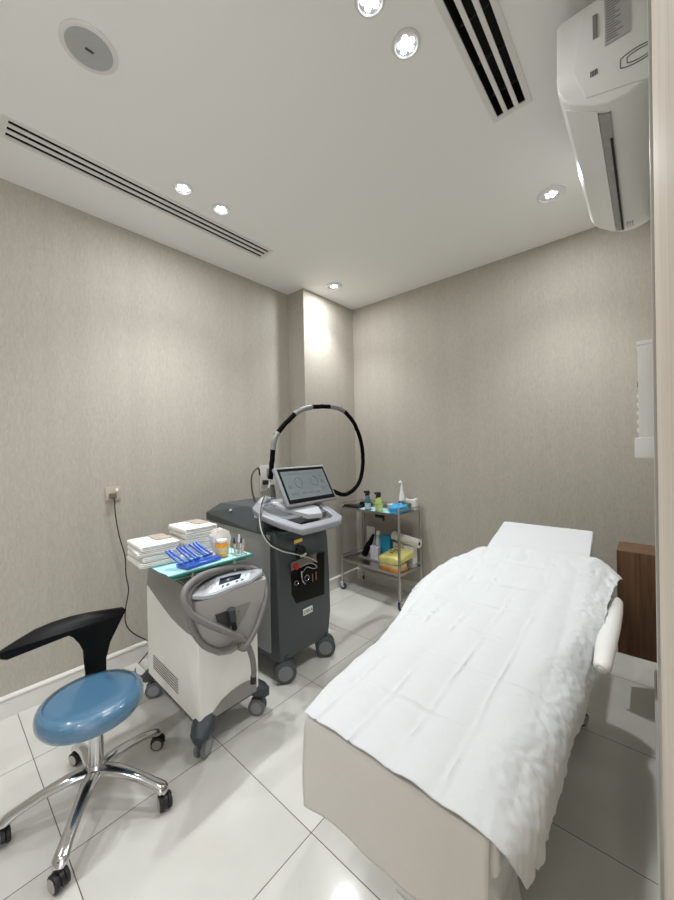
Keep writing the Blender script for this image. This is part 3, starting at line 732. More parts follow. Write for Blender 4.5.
# blue disposable razors, handles up, leaning on a blue bundle
def razor():
    t = thing('disposable_razor','royal blue disposable razor leaning in the row on the cyan paper','razor',(0,0,0),'blue razors on the glass shelf')
    link('handle', T([(0.052,0,0.010),(0.03,0,0.020),(0.0,0,0.036),(-0.028,0,0.052),(-0.040,0,0.056)], [0.0042,0.0052,0.0062,0.0062,0.0040], n=4, sides=8), BLUEP, t)
    link('head', B(((0.045,-0.0085,0.0),(0.058,0.0085,0.012)), bev=0.003), BLUEP, t)
    return t
rz0 = razor(); first = True
for i,(dx,dy,da) in enumerate([(0,0,0),(0.004,0.026,0.1),(0,0.072,-0.05),(0.003,0.098,0.08),(0.0,0.124,0.0),(0.002,0.165,0.1),(0,0.190,-0.06),(0.003,0.213,0.05)]):
    r = rz0 if first else copy_tree(rz0); first = False
    r.location = (-1.665+dx+dy*-0.2, 0.735+dy*0.80, ZS+0.0205); r.rotation_euler = (0,0,R(-72)+da+pi*0.5+0.0)
    r['label'] = 'blue disposable razor, %s in the row on the cyan paper' % ['leftmost','second from the left','third from the left','fourth from the left','fourth from the right','third from the right','second from the right','rightmost'][i]
bt = thing('razor_pouch','flat clear pouch of blue razors lying under the upright handles','pouch',(-1.62,0.86,ZS))
b2 = B(((-1.690,0.765,ZS),(-1.600,0.955,ZS+0.018)), bev=0.007, seg=3)
for v in b2.verts: v.co.z = ZS+(v.co.z-ZS)*(0.9+0.25*noise.noise(v.co*40))
link('bundle', rot_bm(b2,(-1.62,0.86,ZS),0.12), mat('blue_bundle',(28,88,190),0.25,var=0.25,vscale=60,coat=0.6), bt)
# soft white packets between towels and jar
for k,(cx,cy,s,l) in enumerate([(-1.690,0.975,0.045,'small crumpled white packet between the blue razors and amber jar'),(-1.770,0.820,0.04,'small crumpled white packet between left towels and blue razors')]):
    b2 = B(((cx-s*0.6,cy-s,ZS),(cx+s*0.6,cy+s,ZS+0.022)), bev=0.009, seg=3)
    for v in b2.verts: v.co.z = ZS+(v.co.z-ZS)*(1+0.5*noise.noise(v.co*35))
    tag(link('gauze_packet', b2, TOWEL), l, 'packet')
# amber jar
jx,jy = -1.655,0.985
t = thing('amber_jar','yellow amber jar with a white label on the glass shelf','jar',(jx,jy,ZS))
link('jar_body', L([(0,0),(0.028,0),(0.031,0.004),(0.031,0.060),(0.025,0.068),(0.025,0.074),(0,0.074)], (jx,jy,ZS)), AMBER, t)
link('label', L([(0.0314,0.018),(0.0318,0.018),(0.0318,0.050),(0.0314,0.050)], (jx,jy,ZS)), mat('orange_label',(222,200,150),0.5,var=0.3,vscale=50), t)
link('lid', L([(0,0.074),(0.026,0.074),(0.027,0.076),(0.027,0.084),(0.025,0.087),(0,0.087)], (jx,jy,ZS)), LABELW, t)
# fan of folded gauze standing behind
bm = bmesh.new()
fan = [( -1.700,1.010,ZS),(-1.700,1.075,ZS),(-1.700,1.090,ZS+0.06),(-1.700,1.078,ZS+0.095),(-1.700,1.045,ZS+0.112),(-1.700,1.010,ZS+0.108),(-1.700,0.985,ZS+0.082),(-1.700,0.985,ZS+0.06)]
for i in range(5): prism(bm,[Vector(p)+Vector((0,-0.045,0.028 if p[2]>ZS+0.01 else 0))+Vector((i*0.004,i*0.003,-(i*0.002 if p[2]>ZS+0.01 else 0))) for p in fan],(0.0025,0,0),bev=0.0008)
tag(link('gauze_pad', bm, TOWEL), 'white fan of folded gauze standing behind the amber jar', 'gauze')
# brass wire holder with pens
hx,hy = -1.620,1.062
t = thing('wire_holder','small brass wire pen holder on the shelf corner','pen holder',(hx,hy,ZS))
bm = bmesh.new(); s=0.028
for zz in (0.002,0.035,0.062): tube(bm,[(hx-s,hy-s,ZS+zz),(hx+s,hy-s,ZS+zz),(hx+s,hy+s,ZS+zz),(hx-s,hy+s,ZS+zz)],0.0016,closed=True,sides=6)
for a in (-s,0,s):
    for b in (-s,0,s):
        if a or b: tube(bm,[(hx+a,hy+b,ZS),(hx+a,hy+b,ZS+0.063)],0.0015,sides=6)
link('frame', bm, BRASS, t)
for i,(dx,dy,tx,ty,c,h,l) in enumerate([(-0.012,-0.012,-0.004,-0.006,(30,48,92),0.085,'dark blue capped pen in the brass holder'),(0.010,-0.008,0.004,0.002,(232,232,234),0.105,'tall white pen standing in the brass holder'),(-0.006,0.012,-0.002,0.008,(40,66,110),0.080,'short navy marker in the brass holder'),(0.012,0.012,0.006,0.006,(190,190,190),0.074,'grey pen in the brass holder')]):
    p = thing('pen', l, 'pen', (hx+dx,hy+dy,ZS+0.0035))
    a = Vector((hx+dx,hy+dy,ZS+0.0035)); b = Vector((hx+dx+tx,hy+dy+ty,ZS+h))
    link('barrel', T([a,a.lerp(b,0.62)],0.0052,sides=10), LABELW if i!=1 else PANELG, p)
    link('cap', T([a.lerp(b,0.62),b],[0.0060,0.0056,0.004],sides=10), mat('pen_colour',c,0.35), p)

# ------------------------------------------------------------------ dark laser machine
def laser():
    x0,x1,y0,y1 = -2.42,-1.655,1.342,1.800
    t = thing('laser_machine', 'dark grey laser machine on twin casters with tilted touchscreen', 'machine', (-2.0,1.55,0))
    # body: front face slightly waisted, rounded
    bm = bmesh.new(); rings = []
    for z,(a,b,c,d) in ((0.132,(x0,x1-0.006,y0+0.010,y1-0.012)),(0.30,(x0,x1,y0+0.005,y1-0.006)),(0.55,(x0,x1+0.004,y0,y1)),(0.80,(x0,x1-0.010,y0,y1)),(0.905,(x0,x1-0.03,y0+0.002,y1-0.002))):
        rings.append([bm.verts.new(p) for p in ((a,c,z),(b,c,z),(b,d,z),(a,d,z))])
    for r0,r1 in zip(rings,rings[1:]):
        for j in range(4): bm.faces.new((r0[j],r0[(j+1)%4],r1[(j+1)%4],r1[j]))
    bm.faces.new(rings[0][::-1]); bm.faces.new(rings[-1])
    ed = [e for e in bm.edges if abs(e.verts[0].co.z-e.verts[1].co.z) > 0.02]
    bmesh.ops.bevel(bm, geom=ed, offset=0.022, segments=5, profile=0.5, affect='EDGES')
    bmesh.ops.triangulate(bm, faces=[f for f in bm.faces if len(f.verts) > 4])
    link('body', bm, LASER, t)
    # lighter side panel with vents
    sp = link('side_panel', hexa(bmesh.new(), [(x0+0.02,y0-0.006,0.17),(-1.735,y0-0.002,0.17),(-1.735,y0+0.03,0.17),(x0+0.02,y0+0.03,0.17)], [(x0+0.02,y0-0.010,0.90),(-1.715,y0-0.008,0.885),(-1.715,y0+0.02,0.885),(x0+0.02,y0+0.02,0.90)], bev=0.003), LASERS, t)
    bm = bmesh.new()
    for i in range(16):
        z = 0.28+i*0.014; box(bm,(-1.99,y0-0.0085,z),(-1.86,y0-0.004,z+0.006))
    link('vent', bm, CONSDK, sp, smooth=False)
    # top hood: gabled rear cover
    hood = [(x0-0.01,0.900),(-1.76,0.885),(-1.76,0.965),(-1.86,1.015),(-2.00,1.030),(x0+0.06,1.020),(x0-0.01,0.955)]
    bm = bmesh.new(); n = len(hood)
    a = [bm.verts.new((x,y0-0.018+(0.075 if z > 0.975 else 0),z)) for x,z in hood]; b = [bm.verts.new((x,y1+0.018-(0.075 if z > 0.975 else 0),z)) for x,z in hood]
    bm.faces.new(a); bm.faces.new(b[::-1])
    for i in range(n): bm.faces.new((a[i],b[i],b[(i+1)%n],a[(i+1)%n]))
    bmesh.ops.triangulate(bm, faces=[f for f in bm.faces if len(f.verts) > 4])
    hd = link('hood', bm, LASER, t, smooth=False)
    bvm = hd.modifiers.new('edge','BEVEL'); bvm.width = 0.006; bvm.segments = 2; bvm.limit_method='ANGLE'; bvm.angle_limit = R(20)
    link('hood_stud', B(((-2.16,y0+0.003,0.985),(-2.145,y0+0.02,0.999)), bev=0.003), PANEL, t)
    # black window in the front with dark side recess
    xf = x1+0.006
    w_ = [(-1.655,1.449,0.706),(-1.655,1.743,0.709),(-1.655,1.736,0.425),(-1.655,1.484,0.447),(-1.655,1.445,0.518)]
    link('front_window', PR(w_, (0.004,0,0), bev=0.001), LASERD, t, smooth=False)
    g_ = [(-1.649,1.440,0.710),(-1.649,1.661,0.722),(-1.649,1.660,0.667),(-1.649,1.534,0.664),(-1.649,1.443,0.660)]
    link('key_plate', PR(g_, (0.004,0,0)), mat('key_plate_grey',(120,118,112),0.4), t, smooth=False)
    g = [(-1.645,1.472,0.681)][0]
    link('emergency_button', L([(0,0),(0.0145,0),(0.0165,0.006),(0.0165,0.016),(0.012,0.024),(0,0.026)], g, 'x', 22), RED, t)
    k = [(-1.640,1.509,0.663),(-1.640,1.543,0.673),(-1.640,1.587,0.674),(-1.640,1.632,0.656),(-1.640,1.659,0.630),(-1.640,1.622,0.630),(-1.640,1.569,0.653),(-1.640,1.534,0.631),(-1.640,1.516,0.611)]
    link('key_ring', T(k, 0.0022, n=5, sides=6), CHROME, t)
    for cc,r in (([(-1.641,1.478,0.578)][0],0.014),([(-1.641,1.568,0.584)][0],0.018)):
        ring = [(cc[0],cc[1]+r*cos(2*pi*i/20),cc[2]+r*sin(2*pi*i/20)) for i in range(20)]
        link('key_ring', T(ring, 0.002, closed=True, sides=6), CHROME, t)
    k = [(-1.641,1.613,0.597),(-1.641,1.612,0.546),(-1.641,1.645,0.601),(-1.641,1.644,0.549)]
    link('key', B(((k[0][0],k[0][1],k[1][2]),(k[0][0]+0.002,k[0][1]+0.007,k[0][2])),((k[2][0],k[2][1],k[3][2]),(k[2][0]+0.002,k[2][1]+0.007,k[2][2]))), mat('copper_key',(150,104,84),0.4), t, smooth=False)
    k = [(-1.641,1.522,0.640),(-1.641,1.525,0.584),(-1.641,1.550,0.551)]
    link('key', T(k,0.005,sides=6), CHROME, t)
    # maker's plate
    dc = [(-1.652,1.579,0.371)][0]
    pl = link('name_plate', B(((dc[0]-0.004,dc[1]-0.040,dc[2]-0.019),(dc[0]+0.006,dc[1]+0.040,dc[2]+0.019)), bev=0.0015), LABELW, t)
    text('lettering', 'DEKA', 0.030, frame_M((dc[0]+0.0064,dc[1],dc[2]),(0,1,0),(0,0,1)), DARK, pl)
    # neck under the console and fibre port
    link('neck', hexa(bmesh.new(), [(-2.0,y0+0.03,0.86),(-1.665,y0+0.03,0.87),(-1.665,y1-0.03,0.87),(-2.0,y1-0.03,0.86)], [(-2.0,y0+0.02,0.94),(-1.62,y0+0.02,0.905),(-1.62,y1-0.02,0.905),(-2.0,y1-0.02,0.94)], bev=0.008), LASER, t)
    yl = [(-1.630,1.455,0.846),(-1.630,1.521,0.848),(-1.630,1.521,0.829),(-1.630,1.454,0.825)]
    link('warning_label', PR(yl,(0.003,0,0)), YEL, t, smooth=False)
    pc = [(-1.645,1.500,0.794),(-1.645,1.525,0.758),(-1.645,1.567,0.729)]
    link('fibre_port', L([(0.016,0),(0.040,0),(0.040,0.016),(0.016,0.020)], (pc[1][0]-0.01,pc[1][1],pc[1][2]), 'x', 24), DARK, t)
    link('fibre_plug', T([Vector(pc[0])+Vector((0,0,0.01)),pc[1],pc[2]], 0.011, n=4, sides=12), BLKPL, t)
    hp = [(-1.610,1.491,0.744),(-1.610,1.534,0.752)]
    link('probe', T(hp, 0.006, sides=12), LABELW, t)
    # console deck: silver ring handle around a dark deck, sloping down to the front
    def Z(x): return 0.925 + (-1.50-x)*0.40
    def ringpts(off, dz):
        raw = [(-1.500,1.405),(-1.497,1.57),(-1.500,1.735),(-1.535,1.795),(-1.62,1.80),(-1.78,1.79),(-1.84,1.78),(-1.84,1.34),(-1.79,1.275),(-1.70,1.275),(-1.60,1.325),(-1.535,1.375)]
        return raw
    raw = ringpts(0,0)
    cxx, cyy = -1.69, 1.54
    inner = [(-1.545,1.440),(-1.543,1.57),(-1.545,1.700),(-1.565,1.735),(-1.62,1.745),(-1.78,1.735),(-1.80,1.73),(-1.80,1.37),(-1.77,1.325),(-1.72,1.325),(-1.64,1.37),(-1.58,1.41)]
    bm = bmesh.new(); n = len(raw)
    def lay(P, dz): return [bm.verts.new((x,y,Z(x)+dz)) for x,y in P]
    ot, ob, it, ib = lay(raw,0.016), lay(raw,-0.022), lay(inner,0.016), lay(inner,-0.022)
    om = [bm.verts.new((cxx+(x-cxx)*1.02,cyy+(y-cyy)*1.02,Z(x)+0.004)) for x,y in raw]
    for i in range(n):
        j=(i+1)%n
        bm.faces.new((ot[i],ot[j],it[j],it[i])); bm.faces.new((ob[i],ib[i],ib[j],ob[j])); bm.faces.new((it[i],it[j],ib[j],ib[i]))
        bm.faces.new((ot[i],om[i],om[j],ot[j])); bm.faces.new((om[i],ob[i],ob[j],om[j]))
    cs = link('console', bm, CONSOLE, t)
    bvm = cs.modifiers.new('edge','BEVEL'); bvm.width = 0.006; bvm.segments = 2; bvm.limit_method='ANGLE'; bvm.angle_limit = R(35)
    dk = [(-1.625,1.395),(-1.625,1.740),(-1.70,1.738),(-1.80,1.725),(-1.80,1.37),(-1.77,1.33),(-1.72,1.33)]
    bm = bmesh.new(); a = [bm.verts.new((x,y,Z(x)+0.008)) for x,y in dk]; b = [bm.verts.new((x,y,Z(x)-0.03)) for x,y in dk]
    bm.faces.new(a); bm.faces.new(b[::-1])
    for i in range(len(dk)): bm.faces.new((a[i],b[i],b[(i+1)%len(dk)],a[(i+1)%len(dk)]))
    link('deck', bm, CONSDK, cs, smooth=False)
    # raised silver wedge on the deck and the little white knob
    wv = [(-1.60,1.55),(-1.585,1.66),(-1.66,1.70),(-1.74,1.64),(-1.80,1.50),(-1.76,1.42),(-1.70,1.45)]
    bm = bmesh.new(); a = [bm.verts.new((x,y,Z(x)+0.028)) for x,y in wv]; b = [bm.verts.new((x,y,Z(x)+0.0)) for x,y in wv]
    bm.faces.new(a); bm.faces.new(b[::-1])
    for i in range(len(wv)): bm.faces.new((a[i],b[i],b[(i+1)%len(wv)],a[(i+1)%len(wv)]))
    link('deck_wedge', bm, PANELG, cs, smooth=False)
    kn = [(-1.780,1.443,1.018)][0]
    link('knob', B(((kn[0]-0.02,kn[1]-0.014,Z(kn[0])+0.01),(kn[0]+0.01,kn[1]+0.014,Z(kn[0])+0.03)), bev=0.006), LABELW, cs)
    # touchscreen on a stalk
    b0 = Vector((-1.665,1.445,1.045)); b1 = Vector((-1.665,1.905,1.045)); t0 = Vector((-1.80,1.445,1.285))
    ey = (t0-b0).normalized(); ex = Vector((0,1,0)); ez = ex.cross(ey).normalized()
    Hh = (t0-b0).length; Wd = 0.46
    def sbox(u0,u1,v0,v1,d0,d1,bev=0.0,seg=3):
        b2 = B(((u0,v0,d0),(u1,v1,d1)), bev=bev, seg=seg)
        bmesh.ops.transform(b2, matrix=frame_M(b0,ex,ey), verts=b2.verts); return b2
    sc = link('touchscreen', sbox(0,Wd,0,Hh,-0.030,0.0,bev=0.012), CONSOLE, t)
    link('bezel', sbox(0.018,Wd-0.018,0.016,Hh-0.016,0.0,0.0015), LASERD, sc, smooth=False)
    dsp = mat('screen_image',(104,112,114),0.25,emit=0.2,var=0.12,vscale=14)
    link('display', sbox(0.034,Wd-0.034,0.042,Hh-0.036,0.0015,0.002), dsp, sc, smooth=False)
    ink = mat('screen_ink',(98,106,110),0.3)
    bm = bmesh.new(); M = frame_M(b0,ex,ey)
    for cx in (0.155,0.305):
        tube(bm,[M @ Vector((cx+0.032*cos(2*pi*i/28),0.155+0.036*sin(2*pi*i/28),0.0024)) for i in range(28)],0.0016,closed=True,sides=6)
    for (u,v,a,b) in ((0.06,0.215,0.34,0.004),(0.07,0.07,0.05,0.012),(0.16,0.07,0.03,0.014),(0.22,0.07,0.03,0.014),(0.29,0.07,0.03,0.012),(0.35,0.09,0.04,0.02),(0.36,0.14,0.03,0.02),(0.37,0.18,0.02,0.012),(0.06,0.12,0.03,0.02)):
        b2 = B(((u,v,0.002),(u+a,v+b,0.0026))); bmesh.ops.transform(b2, matrix=M, verts=b2.verts); merge(bm,b2)
    link('screen_graphics', bm, ink, sc, smooth=False)
    bm = sbox(0.19,0.27,0.03,0.10,-0.06,-0.028)
    tube(bm,[(-1.735,1.675,1.10),(-1.80,1.675,1.06),(-1.84,1.67,0.99)],0.025,n=5)
    link('screen_stalk', bm, CONSDK, t)
    # handpiece holder block at the rear left of the console
    a = [(-1.900,1.392,0.949),(-1.900,1.379,1.047),(-1.900,1.427,1.093),(-1.900,1.492,1.086),(-1.900,1.507,1.024),(-1.900,1.471,0.936)]
    link('handpiece_holder', PR(a,(0.06,0,0),bev=0.008), mat('holder_grey',(156,156,154),0.4), t)
    link('handpiece', T([(-1.830,1.333,0.979),(-1.830,1.350,1.039),(-1.830,1.389,1.084),(-1.830,1.436,1.084)], [0.018,0.024,0.022,0.012], n=5), PANELG, t)
    link('arm_socket', T([(-1.86,1.50,0.98),(-1.865,1.49,1.10),(-1.87,1.488,1.17)],[0.022,0.018,0.014], n=3), CONSDK, t)
    # looped articulated fibre arm, black with grey wraps
    ap = [(-1.870,1.475,1.208),(-1.870,1.500,1.397),(-1.870,1.519,1.476),(-1.870,1.608,1.572),(-1.870,1.759,1.678),(-1.870,1.978,1.720),(-1.870,2.188,1.716),(-1.870,2.339,1.634),(-1.870,2.445,1.485),(-1.870,2.481,1.295),(-1.870,2.434,1.125),(-1.870,2.322,1.043),(-1.870,2.205,1.026),(-1.860,2.074,1.069),(-1.850,1.973,1.117),(-1.840,1.868,1.171)]
    P = smoothpath(ap, 8); N = len(P)
    arm = link('fibre_arm', tube(bmesh.new(), [p+Vector((0.002*noise.noise(p*40),0.004*noise.noise(p*31+Vector((7,0,0))),0.004*noise.noise(p*29))) for p in P], 0.0165, sides=12), mat('black_fabric_sleeve',(8,8,8),0.9,bump=0.4,bscale=80,spec=0.1), t)
    grey = mat('grey_wrap',(132,132,130),0.5)
    for a,b in ((8,20),(29,37),(43,51)):
        link('grey_wrap', tube(bmesh.new(), P[a:b], 0.019, sides=12), grey, arm)
    for i in (16,31,49): link('clip', L([(0,0),(0.010,0),(0.010,0.018),(0,0.018)], P[i]+Vector((0,0,0.012)), seg=10), STEEL, arm)
    # thin silver and black gas hoses hanging in front
    hz = [(-1.860,1.463,1.189),(-1.840,1.430,1.142),(-1.780,1.344,1.093),(-1.700,1.260,1.040),(-1.640,1.214,0.986),(-1.600,1.203,0.933),(-1.580,1.234,0.875),(-1.580,1.318,0.822),(-1.585,1.397,0.789),(-1.600,1.482,0.754),(-1.610,1.585,0.706),(-1.620,1.639,0.671)]
    link('gas_hose', T(hz, 0.0034, n=6, sides=8), mat('clear_hose',(190,188,182),0.25), t)
    link('gas_hose', T([Vector(p)+Vector((-0.006,0.009,0.009)) for p in hz[:-1]], 0.0034, n=6, sides=8), BLKPL, t)
    rh = [(-2.100,1.524,1.010),(-2.300,1.635,1.093),(-2.450,1.744,1.195),(-2.500,1.842,1.246),(-2.545,1.894,1.182)]
    link('power_cable', T(rh, 0.007, n=6, sides=8), BLKPL, t)
    # twin casters
    for (x,y,a) in ((-1.675,1.402,R(55)),(-1.675,1.758,R(48)),(-2.33,1.40,R(80)),(-2.33,1.72,R(85))):
        bm = bmesh.new(); M0 = Matrix.Translation((x,y,0)) @ Matrix.Rotation(a,4,'Z')
        box(bm,(-0.03,-0.012,0.05),(0.03,0.012,0.125),bev=0.006,M=M0); lathe(bm,[(0,0.12),(0.02,0.12),(0.02,0.16),(0,0.16)],Matrix.Translation((x,y,0)),14)
        caster(t,(x,y),a,r=0.067,hood=CRDARK,wm=mat('dark_tread',(74,80,84),0.5),hub=mat('hub_disc_grey',(128,130,132),0.45),wid=0.034,hoodbm=bm,disc=True)
laser()
bm = PR([(-1.80,y,z) for y,z in ((1.83,0),(1.965,0),(1.955,0.02),(1.895,0.095),(1.83,0.10))],(0.105,0,0),bev=0.003)
tag(link('foot_pedal', bm, CRWHITE), 'small white wedge on the floor behind the laser machine', 'foot pedal')

# ------------------------------------------------------------------ steel trolley
def trolley():
    w_,d_,hz = 0.700,0.330,0.868
    ox,oy,ang = -2.318,2.700,R(-5)
    t = thing('steel_trolley','chrome two-shelf instrument trolley on blue castors by the back wall','trolley',(ox,oy,0))
    M0 = Matrix.Translation((ox,oy,0)) @ Matrix.Rotation(ang,4,'Z')
    def tr(b): bmesh.ops.transform(b, matrix=M0, verts=b.verts); return b
    for (x,y) in ((0,0),(w_,0),(w_,d_),(0,d_)):
        b = L([(0,0.085),(0.0115,0.085),(0.0115,hz),(0.009,hz+0.006),(0,hz+0.008)], (x,y,0), seg=16)
        link('post', tr(b), STEEL, t)
        M1 = M0 @ Matrix.Translation((x,y,0)) @ Matrix.Rotation(0.5+x*1.5+y*3,4,'Z')
        fk = bmesh.new()
        box(fk,(-0.014,-0.016,0.03),(0.014,-0.013,0.082),M=M1); box(fk,(-0.014,0.013,0.03),(0.014,0.016,0.082),M=M1); box(fk,(-0.016,-0.017,0.078),(0.016,0.017,0.086),M=M1)
        cs = link('castor', fk, CHROME, t)
        wb = bmesh.new(); Mw = M1 @ Matrix.Translation((0.008,0,0.032)) @ Matrix.Rotation(pi/2,4,'X')
        lathe(wb,[(0,-0.010),(0.026,-0.010),(0.032,-0.006),(0.032,0.006),(0.026,0.010),(0,0.010)],Mw,22)
        link('wheel', wb, mat('blue_grey_tyre',(44,56,96),0.5), cs)
        hb = bmesh.new(); lathe(hb,[(0,-0.0112),(0.012,-0.0112),(0.012,0.0112),(0,0.0112)],Mw,14)
        link('axle', hb, STEEL, cs)
    for z0,nm in ((0.811,'top_shelf'),(0.300,'lower_shelf')):
        b = bmesh.new(); e = 0.0
        box(b,(0,0,z0),(w_,d_,z0+0.004))
        for a,c in (((0,-0.002,z0-0.012),(w_,0.002,z0+0.012)),((0,d_-0.002,z0-0.012),(w_,d_+0.002,z0+0.012)),((-0.002,0,z0-0.012),(0.002,d_,z0+0.012)),((w_-0.002,0,z0-0.012),(w_+0.002,d_,z0+0.012))): box(b,a,c)
        link(nm, tr(b), STEEL, t, smooth=False)
        # guard rails on three sides
        b = bmesh.new(); zr = z0+0.042
        tube(b,[(0,0,zr),(0,d_,zr),(w_,d_,zr),(w_,0,zr)],0.0045,sides=8)
        link('guard_rail', tr(b), CHROME, t)
    link('clamp', tr(B(((0.42,0.02,0.765),(0.50,0.05,0.800)),((0.50,0.03,0.74),(0.512,0.045,0.79)))), BLKPL, t, smooth=False)
    return M0
TM = trolley() @ Matrix.Scale(1.052,4,(1,0,0))
def TP(x,y,z): return TM @ Vector((x,y,z))
TZ, LZ = 0.8152, 0.3042
def bottle(x,y,z,r,h,c,nm,label,kind='trigger',nozzle=BLKPL,lab=None,liquid=None):
    p = TP(x,y,z); t = thing(nm,label,'bottle',p)
    if kind == 'trigger':
        prof = [(0,0),(r*0.92,0),(r,0.004),(r,h*0.45),(r*0.85,h*0.62),(r*0.45,h*0.80),(r*0.38,h*0.84),(0,h*0.84)]
        link('bottle_body', L(prof,p,seg=24), c, t)
        if lab: link('label', L([(r*1.012,h*0.10),(r*1.02,h*0.10),(r*1.02,h*0.42),(r*1.012,h*0.42)],p,seg=24), lab, t)
        hz = p.z+h*0.84; bm = bmesh.new()
        lathe(bm,[(0,0),(r*0.5,0),(r*0.5,h*0.10),(0,h*0.10)],Matrix.Translation((p.x,p.y,hz)),16)
        d = Vector((-0.75,-0.65,0)).normalized(); e = Vector((0,0,1)); s = Vector((-d.y,d.x,0))*0.009
        out = [Vector((p.x,p.y,hz))+d*a+e*b-s for a,b in ((-0.022,0.030),(-0.018,0.012),(0.008,0.012),(0.024,-0.012),(0.029,-0.008),(0.020,0.020),(0.038,0.026),(0.040,0.042),(-0.010,0.046))]
        prism(bm,out,s*2,bev=0.001)
        link('trigger_head', bm, nozzle, t)
    return t
bottle(0.305,0.040,TZ,0.030,0.165,mat('teal_liquid',(52,104,124),0.15,coat=0.5),'spray_bottle','small blue spray bottle with black trigger on the trolley',lab=mat('pale_label',(190,204,214),0.5))
bottle(0.428,0.042,TZ,0.037,0.160,mat('green_liquid',(182,214,110),0.15,coat=0.5),'spray_bottle','small lime green spray bottle with black trigger on the trolley',lab=mat('green_label',(206,226,160),0.5))
def tb(name,label,cat,x0,x1,y0,y1,z0,z1,m,bev=0.004,rot=0.0,wob=0.0):
    b = B(((x0,y0,z0),(x1,y1,z1)),bev=bev,seg=3)
    if wob:
        bmesh.ops.subdivide_edges(b, edges=b.edges[:], cuts=2, use_grid_fill=True)
        for v in b.verts:
            q = noise.noise(v.co*22+Vector((x0*9,3,z0*5)))*wob
            v.co.x += q; v.co.y += noise.noise(v.co*19)*wob
            v.co.z = z0+(v.co.z-z0)*(1+0.35*noise.noise(v.co*17+Vector((4,4,4))))
    rot_bm(b,((x0+x1)/2,(y0+y1)/2,z0),rot)
    bmesh.ops.transform(b, matrix=TM, verts=b.verts)
    return tag(link(name,b,m),label,cat)
# top shelf
lin_ = thing('paper_liner','light cyan paper liner covering the front of the trolley top','paper',TP(0.35,0.07,TZ))
b = wavy_sheet(0.16,0.650,0.004,0.20,TZ+0.0012,0.002,seed=3); bmesh.ops.transform(b,matrix=TM,verts=b.verts); link('sheet',b,PAPERC,lin_)
ZT = TZ+0.0040
tb('glasses_case','flat black case on the left end of the trolley top','case',0.020,0.200,0.015,0.105,TZ,TZ+0.030,BLKPL,bev=0.012,rot=0.1)
tb('goggle_pouch','small glossy black pouch lying behind the flat black case','pouch',0.120,0.235,0.125,0.200,TZ,TZ+0.052,BLKLTH,bev=0.016)
tag(link('bottle_cap', L([(0,0),(0.021,0),(0.022,0.003),(0.022,0.046),(0.015,0.054),(0,0.056)], TP(0.365,0.115,TZ+0.004)), mat('cap_blue',(70,120,196),0.35)),'small blue cap between the two spray bottles','cap')
tb('tissue_roll_pack','clear wrapped grey and white pack left of the blue packet','pack',0.470,0.528,0.10,0.19,ZT,ZT+0.064,mat('frosted_pack',(200,204,206),0.3),bev=0.014,wob=0.004)
tb('blue_packet','bright blue plastic packet on the trolley top','packet',0.542,0.656,0.022,0.185,ZT,ZT+0.068,mat('sky_blue_film',(58,158,214),0.25,var=0.25,vscale=30,coat=0.4),bev=0.022,wob=0.010,rot=0.0)
tb('green_pouch','dark green and grey pouch behind the blue packet','pouch',0.560,0.645,0.195,0.235,TZ,TZ+0.085,mat('dark_green_film',(84,110,84),0.35,var=0.4,vscale=20),bev=0.018,wob=0.006)
tb('wipes_pack','white soft pack of wipes at the back right of the trolley top','pack',0.552,0.662,0.262,0.312,TZ,TZ+0.108,mat('wipes_white',(226,226,222),0.5,var=0.08,vscale=20),bev=0.018,wob=0.004)
p = TP(0.520,0.262,TZ)
t = thing('pump_bottle','tall white conical bottle with blue label at the back of the trolley','bottle',p)
link('bottle_body', L([(0,0),(0.028,0),(0.031,0.006),(0.030,0.09),(0.024,0.13),(0.017,0.175),(0,0.175)],p), LABELW, t)
link('label', L([(0.0312,0.03),(0.032,0.03),(0.0315,0.085),(0.0308,0.085)],p), mat('blue_label',(60,84,160),0.5,var=0.3,vscale=40), t)
bm = L([(0.014,0.175),(0.015,0.195),(0.011,0.225),(0,0.228)],p,seg=16)
d = Vector((-0.5,-0.6,0)).normalized()
tube(bm,[p+Vector((0,0,0.222)),p+Vector((0,0,0.250)),p+d*0.012+Vector((0,0,0.264)),p+d*0.026+Vector((0,0,0.252))],0.0085,n=4,sides=10)
link('nozzle', bm, LABELW, t)
# lower shelf
def cyl(name,label,cat,a,b,r,m,hole=None):
    t = thing(name,label,cat,a)
    link('roll', T([a,b],r,sides=28), m, t)
    d = (b-a).normalized()
    link('core', T([b-d*0.002,b+d*0.0008],hole,sides=20), DARK, t)
    return t
cyl('paper_roll','white paper roll lying at the back of the lower trolley shelf','paper roll',TP(0.415,0.270,LZ+0.2515),TP(0.690,0.268,LZ+0.222),0.040,TOWEL,0.015)
tb('support_box','plain white carton under the paper roll on the lower shelf','box',0.540,0.640,0.242,0.312,LZ,LZ+0.184,LABELW,bev=0.003)
tb('cream_carton','cream and pink carton between the turquoise box and the yellow bag','box',0.425,0.530,0.242,0.312,LZ,LZ+0.194,mat('cream_card',(214,204,190),0.6,var=0.12,vscale=20),bev=0.002)
tb('grey_tray','flat grey instrument tray lying on the lower trolley shelf','tray',0.08,0.415,0.145,0.305,LZ,LZ+0.012,mat('tray_grey',(150,148,142),0.35),bev=0.003)
ZL2 = LZ+0.0125
bag = bmesh.new(); tube(bag,[TP(0.13,0.19,ZL2+0.012),TP(0.15,0.20,ZL2+0.08),TP(0.19,0.21,ZL2+0.16),TP(0.215,0.22,ZL2+0.225)],[0.042,0.045,0.034,0.016],n=5,sides=14,flat=0.6)
for v in bag.verts: v.co += Vector((noise.noise(v.co*30),noise.noise(v.co*30+Vector((5,5,5))),0))*0.006
for v in bag.verts: v.co.z = max(v.co.z, ZL2)
